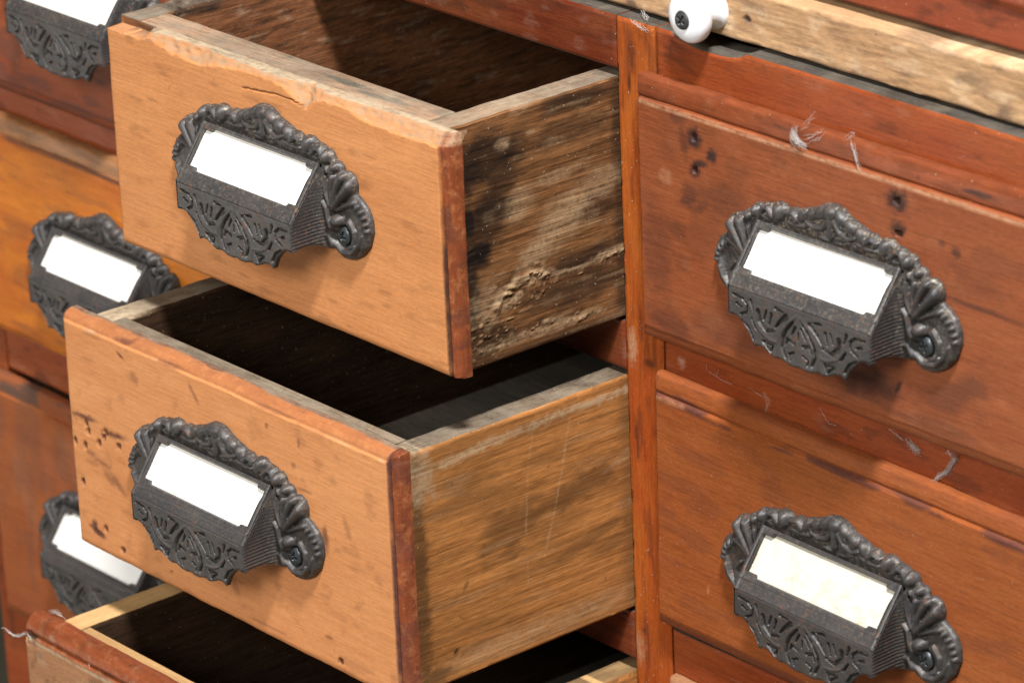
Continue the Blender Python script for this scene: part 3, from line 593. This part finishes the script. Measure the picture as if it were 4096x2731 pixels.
# ---- drawer B : middle open drawer
Bd = thing('drawer', (-88, -107.25, -358), 'open orange drawer with brown side board and wormholes left of its pull', 'drawer', OPEN)
Bm = [(-149.5, -273.2, 2.6, .5, -25, .95), (-142.3, -279.8, 2.2, 2.6, 60, .4), (-105.9, -275.6, .9, 4, 40, .55), (-147.5, -267.3, 6, .9, 8, .7), (-176, -304.3, 8.5, 1.1, 3, .8), (-158, -306.5, 6.5, 1.1, 5, .85), (-166.4, -319.6, 5, 1.0, -8, .5), (-173, -318.0, 3, 1.2, 0, .45), (-158, -325, 1.6, 5.2, 55, .5), (-163, -324.4, 4, 1.4, -40, .45), (-173, -321.3, 4, 1.4, 0, .4),
      (-173.5, -349.2, 5.2, 1.2, -12, .95), (-174.5, -346.5, 1.6, 2.2, 0, .9), (-46.5, -275.9, .9, 1.6, 0, .6), (-64.2, -274.8, 1, 1, 0, .6), (-50.2, -285.3, 1.2, 1.2, 0, .45), (-45, -293.1, 4, .8, 5, .45), (-34.6, -307.5, 1.6, 5, 0, .7), (-90, -341.5, 1.8, 6, 25, .35), (-127.6, -350, .8, .6, 0, .9), (-36, -345, 2, .8, 0, .7), (-22, -300, 1.4, 4, 20, .4), (-120, -268.5, 9, .8, 4, .5), (-60, -268.3, 10, .7, 2, .4), (-70, -352.5, 12, .7, 0, .35)]
Bh = [(-174.9, -306.6), (-174, -309.5), (-183, -315.8), (-176.7, -315.8), (-164.4, -309.0), (-162.9, -306.6), (-155.1, -309.8), (-167.6, -346.2), (-157.4, -351.3), (-167.5, -312), (-30, -352), (-180, -331)]
def B_dark(u, v):
    r = np.zeros(u.shape)
    for k, (a, b, ra, rb, an, s) in enumerate(Bm): r = np.maximum(r, s*blob(u, v, a, b, ra, rb, an, .5, 200+k, 2.5))
    for a, b in Bh: r = np.maximum(r, blob(u, v, a, b, 1.3, 1.3, 0, .3, 3, 2))
    r = np.maximum(r, groove(u, v, 5.0)); r = np.maximum(r, .5*(u > 1.4)*sst(.5, .62, fbm(u/3, v/7, 704)))
    return np.maximum(r, .22*sst(.62, .78, fbm(u/9, v/5, 231)))
def B_extra(u, v):
    r = np.zeros(u.shape)
    for a, b in Bh: r = r-1.6*blob(u, v, a, b, .9, 1.0, 0, .3, 3, 2)
    return r-.9*groove(u, v, 5.0)-.35*blob(u, v, -158, -306.5, 6.5, .9, 5, .5, 205, 2.5)-.3*blob(u, v, -173.5, -349.2, 5.2, 1.0, -12, .5, 211, 2.5)
def B_pale(u, v): return .45*(1-sst(.3, 1.0, abs(v+269.0+.3*(fbm(u/8, u*0, 240)-.5))))*sst(.45, .6, fbm(u/12, u*0, 241))
drawer_front(Bd, (-185.2, 5.0), (-357.6, -265.6), -107.25, M['faceB'], {'r': (3.6, 1.2, 6.0), 't': (3.0, .6, 5.4), 'b': (3.6, 0, 3.6), 'l': (1.6, 0, 1.2)}, 121, B_extra, B_dark, B_pale, None, 7.0, mats=(M['faceB'], M['topBx']), red=RB(5.0, 0, -265.6, 2.6, .5))
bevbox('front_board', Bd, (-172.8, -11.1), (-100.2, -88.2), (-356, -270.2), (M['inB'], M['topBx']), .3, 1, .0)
def SB_dark(u, v):
    r = .75*blob(u, v, -52, -309, 15, 9, 20, .8, 130, 6); r = np.maximum(r, .75*blob(u, v, -22, -305, 24, 5.0, 10, .8, 131, 6)); r = np.maximum(r, .6*blob(u, v, -20, -326, 20, 2.6, 14, .4, 132)); r = np.maximum(r, .6*blob(u, v, -6, -330, 12, 2.4, 10, .4, 133))
    r = np.maximum(r, .95*blob(u, v, -94, -318, 3.6, 50, 0, .6, 134, 3)); r = np.maximum(r, .55*blob(u, v, -73, -288, 12, 4, 0, .5, 135)); r = np.maximum(r, 1*blob(u, v, -79.7, -348.5, 1, 1.3, 0, .2, 1, 2)); r = np.maximum(r, .8*blob(u, v, -74.6, -325, .9, 1.9, -35, .3, 1, 2))
    r = np.maximum(r, .8*blob(u, v, -88, -354, 8, 3, 0, .5, 136, 3)); r = np.maximum(r, .6*sst(-7, -.5, u)); r = np.maximum(r, .45*(1-sst(0, 5, -270.5-v))*(fbm(u/12, v/3, 138) > .5))
    return np.maximum(r, .35*sst(.5, .72, fbm(u/34, v/6, 137, 3)))
def SB_pale(u, v):
    r = .8*strk(u, v, [(-83, -278.2), (-63.3, -276.2), (-46.4, -275.9), (-23.4, -275.2), (0, -275.4)], 1.25, .6, .7, 140); r = np.maximum(r, .55*strk(u, v, [(-41.6, -274.1), (-45.2, -291.0), (-47.5, -317.1), (-46.9, -333.3)], .28, .5, .9)*.5)
    r = np.maximum(r, .7*strk(u, v, [(-25.7, -278.0), (-30.2, -296.4), (-33.7, -308.8), (-39.3, -325.4)], .36, .5, .9)*.55); r = np.maximum(r, .75*blob(u, v, -92, -280, 6, 9, 0, .7, 141, 2.4)); r = np.maximum(r, .3*blob(u, v, -3, -300, 8, 1.6, 20, .5, 142)); r = np.maximum(r, .35*blob(u, v, -45, -352, 40, 4, 0, .4, 143))
    return np.maximum(r, .15*sst(.6, .74, fbm(u/20, v/2.4, 144, 5)))
side_slab('side_board', Bd, -.8, 10.2, (-100.2, 250), (-358.4, -270.2), (M['sideB'], M['topB']), lambda u, v: -.5*blob(u, v, -79.7, -348.5, .9, 1.2, 0, .2, 1, 2)+.16*(fbm(u/16, v/1.2, 146, 4)-.5), {'dark': SB_dark, 'pale': SB_pale}, True, .7)
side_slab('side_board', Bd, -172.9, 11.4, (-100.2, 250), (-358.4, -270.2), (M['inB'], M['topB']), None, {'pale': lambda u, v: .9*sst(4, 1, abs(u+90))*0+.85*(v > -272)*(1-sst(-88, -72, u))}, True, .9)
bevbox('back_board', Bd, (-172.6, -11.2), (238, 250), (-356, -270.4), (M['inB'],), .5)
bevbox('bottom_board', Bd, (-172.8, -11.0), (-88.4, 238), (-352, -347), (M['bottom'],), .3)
put_pull(Bd, -90.6, -107.25, -310)

# ---- drawer C : lowest open drawer
Cd = thing('drawer', (-88, -135.5, -495), 'open dull brown drawer with pale fresh-cut edges, lowest of the three open ones', 'drawer', OPEN)
C_pale = lambda u, v: np.maximum(.8*(1-sst(.35, 1.2, abs(v+385.6+.35*(fbm(u/6, u*0, 301)-.5)))), .3*sst(.62, .75, fbm(u/7, v/7, 302)))
C_dark = lambda u, v: np.maximum(.9*blob(u, v, -180.5, -385.0, 3.4, 2.6, -20, .4, 303, 2), .35*sst(.6, .75, fbm(u/6, v/6, 304)))
def C_extra(u, v): return -1.4*(1-sst(.2, 1.0, abs(v+383.6)))-1.8*blob(u, v, -181, -385.0, 2.6, 2.2, -20, .4, 303, 2)
cf = drawer_front(Cd, (-184.4, 5.6), (-494, -377.0), -135.5, M['faceC'], {'r': (3.6, 1.2, 6.0), 't': (6.6, .6, 6.6), 'b': (4, 0, 4.2), 'l': (1.4, 0, 1.2)}, 321, C_extra, C_dark, C_pale, None, 8.2, mats=(M['faceC'], M['beadx']), red=RB(5.6, 0, -377.0, 8.4))
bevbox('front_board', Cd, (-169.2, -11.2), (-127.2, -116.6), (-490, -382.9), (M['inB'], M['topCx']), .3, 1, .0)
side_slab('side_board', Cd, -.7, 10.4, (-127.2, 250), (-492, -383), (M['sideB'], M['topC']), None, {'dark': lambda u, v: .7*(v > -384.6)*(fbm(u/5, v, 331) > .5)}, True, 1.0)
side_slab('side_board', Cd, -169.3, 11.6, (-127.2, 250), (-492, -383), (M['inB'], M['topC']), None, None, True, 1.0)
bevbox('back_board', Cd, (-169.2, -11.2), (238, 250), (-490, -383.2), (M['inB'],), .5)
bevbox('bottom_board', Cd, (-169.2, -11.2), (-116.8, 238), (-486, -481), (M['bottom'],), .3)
put_pull(Cd, -90.0, -135.5, -441)

# ---- closed drawers
def closed(label, x, z, mat, lips, seed, pullc, dark=None, pale=None, extra=None, old=False, tilt=0., strip=None, red=None):
    t = thing('drawer', ((x[0]+x[1])/2, -6, z[0]), label, 'drawer', SHUT)
    drawer_front(t, x, z, -6, mat, lips, seed, extra, dark, pale, None, thick=5.5, red=red)
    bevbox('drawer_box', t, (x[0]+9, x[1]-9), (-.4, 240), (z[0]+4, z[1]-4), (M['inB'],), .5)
    if pullc: put_pull(t, pullc[0], -6, pullc[1], old, dusty=pullc[2] if len(pullc) > 2 else .6)
    if tilt: t.rotation_euler = (0, tilt, 0)
    return t
Dst_shadow = [(52.5, -175.7, 2.2, 3.0, -30, .95), (47.4, -179.9, 3.6, 1.2, 10, .9), (36.4, -166.5, 4, 2.4, 0, .55), (38.6, -173.7, 2, 6, 10, .5), (41.2, -192.6, 5, 4, 30, .6), (46.9, -194.8, 5, 2, 40, .5), (34.1, -205.8, 6, 3, 0, .45), (44, -171.6, 3.6, 3.4, 0, .95), (44.1, -182.6, 2.6, 2.4, 0, .8), (137.2, -170.3, 4.2, 3.8, 0, .95), (137.4, -179.6, 3.4, 2.6, 0, .85), (56, -190, 14, 5, 0, .45),
       (162.7, -180.9, 2, 1.6, 0, .7), (156.6, -179.3, 1.6, 1.2, 0, .6), (175, -196.8, 22, 1.0, -1, .6), (123.9, -236.3, 14, 6, 12, .7), (137.2, -233, 3, 1, 60, .9), (163, -228, 14, 5, 30, .45), (60, -235, 20, 6, 0, .35), (24, -215, 7, 18, 0, .35), (150, -242, 20, 3, 0, .4), (30, -240, 10, 5, 0, .4), (170.5, -160.0, 6, .9, 3, .8), (84, -158.7, 5, .8, 0, .5)]  # broad blob below the pull paints its hood's cast shadow among the stains
def D_dark(u, v):
    r = np.zeros(u.shape)
    for k, (a, b, ra, rb, an, s) in enumerate(Dst_shadow): r = np.maximum(r, s*blob(u, v, a, b, ra, rb, an, .55, 400+k, max(2, ra*.6)))
    for a, b in ((44, -171.6), (44.1, -182.8), (137.2, -170.5), (137.8, -181.1)): r = np.maximum(r, blob(u, v, a, b, 1.3, 1.3, 0, .2, 1, 2))
    return np.maximum(r, .2*sst(.54, .72, fbm(u/16, v/9, 431)))
def D_extra(u, v):
    r = 0
    for a, b in ((44, -171.6), (44.1, -182.8), (137.2, -170.5), (137.8, -181.1)): r = r-2.6*blob(u, v, a, b, 1.15, 1.15, 0, .15, 1, 2, .3)
    return r-.5*(1-sst(.2, .8, abs(v+163.4)))
D_pale = lambda u, v: np.maximum(.85*(1-sst(.25, .8, abs(v+164.7+.25*(fbm(u/5, u*0, 441)-.5))))*(u > 17), np.maximum(.3*blob(u, v, 29.8, -188.3, 3, 2.6, 0, .5, 442, 2), .06*sst(.64, .78, fbm(u/8, v/8, 443))))
D = closed('closed red-brown drawer with two pairs of old screw holes above its pull', (14.7, 207), (-249.4, -156), M['faceD'], lipstd(1.6, 3, 7.4, 4.2), 401, (110.5, -206.3, 1.5), D_dark, D_pale, D_extra, red=lambda u, v: sst(-164.2, -163.4, v))
E_dark = lambda u, v: np.maximum(np.maximum(.75*(1-sst(.5, 2.2, abs(v+270.8+1.2*(fbm(u/14, u*0, 451)-.5))))*sst(.42, .56, fbm(u/13, v/3, 452)), .8*blob(u, v, 35, -269.5, 6, 1.2, -10, .5, 453, 3)), np.maximum(.2*sst(.54, .70, fbm(u/20, v/6, 454)), .5*(v < -353.5)))
E_pale = lambda u, v: np.maximum(.7*blob(u, v, 27, -271.2, 7, .9, 0, .5, 455, 3), .9*blob(u, v, 45, -335, .4, 1.4, 0, .2, 456, 2))
E_ = closed('closed amber-red drawer whose pull holds a brown-spotted label card', (18, 210), (-357.4, -263.2), M['faceE'], lipstd(1.6, 3, 6.8, 4.2), 411, (109.5, -314.6), E_dark, E_pale, lambda u, v: -.4*(1-sst(.2, .9, abs(v+269.8))), old=True, tilt=math.radians(.9))
F_ = closed('closed drawer of which only the top corner shows, under the drawer with brown-spotted card', (22, 212), (-495, -375.6), M['faceC'], lipstd(2, 3, 6.8, 4.2), 421, (112, -435))
H_dark = lambda u, v: np.maximum(.85*(1-sst(.3, 1.4, abs(v+269.6+.7*(fbm(u/15, u*0, 461)-.5))))*sst(.33, .5, fbm(u/24, v*0, 462)), .3*sst(.5, .7, fbm(u/26, v/6, 463)))
Hd = closed('closed bright orange drawer with tan lip, far left column, behind the open drawers', (-402, -206), (-358.2, -261.4), M['faceH'], lipstd(3, 3, 7.2, 3), 431, (-302.6, -313.6), H_dark, None, None, red=lambda u, v: sst(-269.4, -268.6, v))
G_dark = lambda u, v: np.maximum(.5*(v < -243)*sst(.4, .6, fbm(u/20, v/4, 471)), .4*sst(.55, .7, fbm(u/18, v/5, 472)))
Gd = closed('closed red drawer with cut-off pull at the top left corner of the photo', (-402, -206), (-249.6, -156), M['faceG'], lipstd(3, 3, 7, 4.5), 441, (-302.6, -200.5, 1.3), G_dark)
I_dark = lambda u, v: np.maximum(.75*(v > -387)*sst(.4, .6, fbm(u/12, v/3, 481)), .25*sst(.5, .68, fbm(u/9, v/20, 482)))
Id = closed('closed worn red-brown drawer with grimy grey top lip, below the bright orange one', (-405, -212), (-492, -379.6), M['faceI'], lipstd(3, 3, 8, 4), 451, (-312, -438.5), I_dark, lambda u, v: .1*sst(.5, .7, fbm(u/12, v/25, 483)))
Jd = closed('closed red drawer barely visible at the bottom left corner', (-398, -210), (-640, -535), M['faceG'], lipstd(3, 3, 8, 4), 455, None)

# ------------------------------------------------------------------ cabinet
Kb = thing('cabinet', (0, 150, -700), 'old red varnished wooden cabinet with rails framing rows of small drawers', 'cabinet')
def frame_piece(name, x, z, mats, axis, seed, dark=None, pale=None, H=None, y0=0., back=14, topz=None, tmat=1):
    us = np.arange(x[0], x[1]+.01, .9); vs = np.arange(z[0], z[1]+.01, .75)
    if len(us) > 420: us = np.linspace(x[0], x[1], 420)
    Hf = lambda u, v: -y0+.12*(fbm(u/9, v/9, seed)-.5)+(H(u, v) if H else 0)
    at = {'dark': dark or (lambda u, v: .4*sst(.6, .75, fbm(u/(6 if axis == 'z' else 16), v/(16 if axis == 'z' else 5), seed+1)))}
    if pale: at['pale'] = pale
    Vm = (lambda u, v: z[0]+(v-z[0])*(topz(u)-z[0])/(z[1]-z[0])) if topz else None
    return slab(name, Kb, ((1, 0, 0), (0, 0, 1), (0, -1, 0)), us, vs, Hf, -y0-back, mats, at, None, Vm, edge=.7)
def stile_dark(u, v):
    r = .7*blob(u, v, 7.5, -152, 2.2, 7, 0, .5, 501, 4); r = np.maximum(r, .95*blob(u, v, 6, -162, .8, 4, 0, .2, 502, 3)); r = np.maximum(r, .9*blob(u, v, 4.4, -292, .8, 8, 3, .3, 503, 3)); r = np.maximum(r, .6*blob(u, v, 8, -250, 1, 6, 0, .4, 504, 3)); r = np.maximum(r, .8*blob(u, v, 5.2, -365, .9, 1.6, 0, .3, 505, 2))
    r = np.maximum(r, .75*blob(u, v, 13, -262.0, 3, 1.4, 0, .4, 506, 2)); return np.maximum(r, .5*sst(.58, .72, fbm(u/3, v/22, 507)))
stile_pale = lambda u, v: np.maximum(.5*blob(u, v, 3.4, -258, 2.2, 6, 0, .6, 508, 2), .4*blob(u, v, 2.5, -372, 2.4, 5, 0, .7, 509, 2))
def stile_H(u, v): return -.5*(1-sst(0, .8+1.4*fbm(v/3.5, v*0, 510), u+.2))*sst(.58, .66, fbm(v/9, v*0, 511))
frame_piece('stile', (.0, 19.6), (-700, -139.9), (M['stile'], M['ledge']), 'z', 500, stile_dark, stile_pale, stile_H)
frame_piece('stile', (-222, -183.4), (-700, -139.9), (M['stile'], M['ledge']), 'z', 520)
frame_piece('stile', (-417, -394), (-700, -60), (M['rail'], M['ledge']), 'z', 530)
frame_piece('stile', (201, 222), (-700, -139.9), (M['stile'], M['ledge']), 'z', 540)
def notch(u): return -139.9-3.4*np.sqrt(np.clip(1-((u-45)/17.5)**2, 0, 1))+.25*(fbm(u/5, u*0, 545)-.5)
pl = lambda u, v: np.maximum(.35*strk(u, v, [(69, -256.7), (71, -258.7), (69.5, -263.8)], .6, .5, .5, 3), np.maximum(.5*blob(u, v, 28.5, -257.3, 1.8, 1.9, 0, .6, 550, 1.5), .1*sst(.66, .78, fbm(u/12, v/4, 551))))
for (x0_, x1_, nm) in ((-183.1, -.25, 'm'), (19.9, 200.7, 'r'), (-393.7, -222.3, 'l')):
    for zi, (za, zb) in enumerate(((-159.1, -139.9), (-267.9, -249.3), (-377.9, -359.4), (-531, -496))):
        tz_ = notch if (nm == 'r' and zi == 0) else (lambda u, zb=zb: zb+.2*(fbm(u/7, u*0, 552)-.5))
        frame_piece('rail', (x0_, x1_), (za, zb), (M['railshade' if nm == 'm' else 'rail'], M['ledge']), 'x', 560+zi*7+(x0_ > 0)*3, None, pl if nm == 'r' else (lambda u, v: .12*sst(.6, .75, fbm(u/9, v/5, 553))), None, 0, 14, tz_)
# inside of the carcass
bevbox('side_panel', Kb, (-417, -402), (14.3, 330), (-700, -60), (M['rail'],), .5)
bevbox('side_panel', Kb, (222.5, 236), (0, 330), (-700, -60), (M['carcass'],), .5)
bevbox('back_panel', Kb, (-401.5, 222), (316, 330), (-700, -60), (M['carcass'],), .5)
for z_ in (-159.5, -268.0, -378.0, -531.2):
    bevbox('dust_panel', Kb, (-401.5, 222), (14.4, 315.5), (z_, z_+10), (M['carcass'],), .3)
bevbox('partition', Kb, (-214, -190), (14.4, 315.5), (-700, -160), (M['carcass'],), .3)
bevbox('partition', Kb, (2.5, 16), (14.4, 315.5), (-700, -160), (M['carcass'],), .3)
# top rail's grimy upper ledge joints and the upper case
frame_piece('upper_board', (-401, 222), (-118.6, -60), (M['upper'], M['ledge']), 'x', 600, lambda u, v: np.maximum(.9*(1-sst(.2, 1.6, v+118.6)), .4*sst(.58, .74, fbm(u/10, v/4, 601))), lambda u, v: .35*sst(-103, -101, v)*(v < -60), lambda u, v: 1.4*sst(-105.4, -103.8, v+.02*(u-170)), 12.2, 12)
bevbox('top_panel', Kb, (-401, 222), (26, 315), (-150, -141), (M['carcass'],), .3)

# ---- pull-out board with porcelain knob
Pb = thing('pull_out_board', (60, 11, -139), 'bare pale wooden slide-out board with a white knob above the drawers', 'board')
P_dark = lambda u, v: np.maximum.reduce([.95*blob(u, v, 57.8, -130.9, 1.7, 1.5, 0, .4, 610, 2), .8*blob(u, v, 2, -137.4, 3.4, 1.4, 0, .4, 611, 2), .7*blob(u, v, 172, -136, 3.4, 3, 30, .6, 612, 3), .5*blob(u, v, 158, -129, 6, 2.4, 0, .6, 613, 3), .6*blob(u, v, 152, -131, 1.4, 1.4, 0, .4, 614, 2), .5*blob(u, v, 138, -121.6, 16, 1.0, -4, .5, 615, 3), .35*sst(.56, .7, fbm(u/10, v/2.5, 616)), .6*(1-sst(0, 1.4, v+139.2))])
P_pale = lambda u, v: np.maximum(.6*blob(u, v, 48, -133, 3.2, 4.6, 0, .6, 617, 2), .4*sst(.56, .7, fbm(u/9, v/4, 618)))
us = np.linspace(-120, 200.5, 420); vs_ = np.arange(-139.2, -120.6, .6)
slab('board', Pb, ((1, 0, 0), (0, 0, 1), (0, -1, 0)), us, vs_, lambda u, v: -6.0+.4*(fbm(u/14, v/4, 619)-.5)+.35*(fbm(u/5, v/.9, 621)-.5)-1.0*blob(u, v, 57.8, -130.9, 1.2, 1.0, 0, .3, 610, 2), -255, (M['board'],), {'dark': P_dark, 'pale': P_pale}, None, lambda u, v: v+.7*(fbm(u/16, u*0, 620)-.5)*np.clip((v+130)/8, -1, 1), edge=1.2)
kd = Vector((.0, -1, -.06)).normalized(); kb = Vector((42.0, 7.4, -130.4))
prof = [(0.1, 0), (6.4, 0), (6.9, .6), (7.0, 1.6), (6.6, 2.6), (5.4, 3.6), (4.9, 5.0), (4.9, 6.6), (5.8, 8.0), (7.4, 8.9), (8.35, 10.1), (8.7, 11.6), (8.5, 13.2), (7.7, 14.4), (6.2, 15.1), (4.4, 15.4), (3.2, 15.3), (3.0, 14.9), (.1, 14.9)]
kn = lathe('knob', Pb, prof, kb, kd, (M['china'],), 64)
ks = bpy.data.objects.new('screw', screw_mesh(3.1, 1.2, M['blackscrew'])); COL.objects.link(ks); ks.parent = kn
pos = kb+kd*15.2; ks.location = (pos-Vector(base_of(Pb)))*MM; ks.rotation_euler = (-.10, .55, .03)

# ------------------------------------------------------------------ lint and threads
def fibres(name, label, groups, seed):
    """groups: list of (points3d, radius, jitter, strands)"""
    rnd = random.Random(seed); cu = bpy.data.curves.new(name, 'CURVE'); cu.dimensions = '3D'; cu.bevel_depth = 1*MM; cu.bevel_resolution = 1
    c0 = Vector(groups[0][0][0])
    for pts, rad, jit, n in groups:
        for k in range(n):
            sp = cu.splines.new('POLY'); P = []; off = Vector((rnd.gauss(0, jit*.5), rnd.gauss(0, jit*.3), rnd.gauss(0, jit*.5)))
            for i in range(len(pts)-1):
                a, b = Vector(pts[i]), Vector(pts[i+1]); m = max(2, int((b-a).length/.7))
                for q in range(m): P.append(a.lerp(b, q/m)+off+Vector((rnd.gauss(0, jit*.25), rnd.gauss(0, jit*.15), rnd.gauss(0, jit*.25))))
            P.append(Vector(pts[-1])+off); s = rnd.randint(0, max(0, len(P)//3)) if n > 1 else 0; e = len(P)-(rnd.randint(0, max(0, len(P)//3)) if n > 1 else 0); P = P[s:max(e, s+3)]
            sp.points.add(len(P)-1)
            for i, p in enumerate(P): sp.points[i].co = (*((p-c0)*MM), 1); sp.points[i].radius = rad
    tmp = bpy.data.objects.new(name, cu); COL.objects.link(tmp); dg = bpy.context.evaluated_depsgraph_get()
    me = bpy.data.meshes.new_from_object(tmp.evaluated_get(dg)); bpy.data.objects.remove(tmp)
    o = link(name, me, None, (M['lint'],), c0*MM) if not me.materials else link(name, me, None, (), c0*MM)
    if not me.materials: me.materials.append(M['lint'])
    else: me.materials[0] = M['lint']
    o['label'] = label; o['category'] = 'lint'; return o
y_ = -5.2
fibres('lint_tuft', 'fluffy white tuft of lint on the lip of the drawer with screw holes', [([(92.5, -6, -156.5), (91.4, -6.6, -158.6), (93, -6.9, -160.6), (97.5, -7, -161.8)], .028, 1.3, 60), ([(97, -6.8, -160), (102, -5, -157.5), (104, -4, -155)], .03, 1.4, 7), ([(95, -6, -157), (99, -4, -152)], .03, 1.2, 4)], 1)
fibres('thread', 'curly grey thread on the drawer lip right of the fluffy tuft', [([(114.5, -4, -154.5), (116.2, -5, -156.8), (119.4, -6.4, -160.4), (121.2, -6.6, -163.4)], .035, .8, 8), ([(113, -4, -156), (116, -4, -153.6), (119, -4, -153.4)], .05, .5, 3)], 2)
fibres('cobweb', 'thick pale cobweb strand hanging across the red rail at right', [([(159.2, -6.6, -248.6), (157.8, -1, -252.6), (155.7, -.8, -255.6), (153.9, -.8, -258.6), (150.1, -.8, -261.6), (147.9, -.9, -264.2), (147.2, -1.8, -266.8)], .034, .9, 24)], 3)
fibres('lint_tuft', 'white lint clump on the red rail left of the thick cobweb strand', [([(136.6, -1.2, -253.6), (139.5, -1.2, -254.6), (141.5, -1.2, -255.4)], .028, 1.5, 34), ([(128, -1, -251.4), (136, -1, -254)], .03, .4, 3)], 4)
fibres('cobweb', 'thin branching cobweb on the red rail close to the upright', [([(41.9, -.7, -253.4), (42.2, -.7, -256), (46.1, -.7, -256.5), (50.3, -.7, -257.4), (58.7, -.7, -257.6)], .026, .4, 2), ([(46, -.7, -256.5), (47.5, -.7, -253.8)], .022, .3, 2), ([(62, -.7, -256.2), (69, -.8, -257.7), (73, -.7, -256.5)], .028, .3, 2), ([(70.5, -.8, -258), (71.1, -.8, -260.7), (69.5, -.8, -264.4), (72.9, -.8, -265.6)], .03, .4, 2)], 5)
fibres('cobweb', 'faint short cobweb on the red rail between branching cobweb and lint clump', [([(96, -.7, -253.4), (100.2, -.8, -257.8), (104.9, -.8, -257.4), (105.4, -.8, -255.4)], .026, .3, 2)], 6)
fibres('string', 'frayed grey string trailing left from the corner of the lowest open drawer', [([(-203.6, -133, -389.5), (-201.2, -133, -388.7), (-198.6, -133, -389.5), (-195.5, -133, -389.8), (-191.8, -133, -388.7), (-187.9, -133, -386.4), (-184.5, -134, -384.9), (-181.2, -135.6, -384.4), (-178.6, -136.2, -384.8)], .075, .55, 9)], 7)
fibres('thread', 'fuzzy grey thread on the lip above the frayed string', [([(-178.4, -128, -375.9), (-174.5, -128, -374.4), (-172.5, -127, -375.4), (-170.0, -126.4, -376.6)], .05, .6, 7)], 8)
fibres('thread', 'wispy white threads on the red lip of the lowest open drawer, nearest the bottom edge', [([(-128, -127, -377.0), (-127, -131, -379), (-124, -133.6, -383)], .05, .8, 6), ([(-143, -130, -378), (-144, -135, -383), (-141, -136.4, -388)], .035, .4, 2)], 9)
fibres('cobweb', 'wispy cobweb on the grimy top ledge beside the white knob', [([(8, -.5, -139.4), (13, -.9, -141), (18, -.8, -142)], .04, 1.2, 7), ([(6, 6, -139.2), (12, 3, -139.2), (16, -.4, -139.4)], .04, 1.4, 7)], 10)

# ------------------------------------------------------------------ ground
bpy.ops.mesh.primitive_plane_add(size=1, location=(0, 0, 0)); g = bpy.context.object; g.name = 'floor'; g.scale = (14, 14, 1); g.location = (-2, 2, -.70); g.data.materials.append(M['floor']); g['kind'] = 'structure'
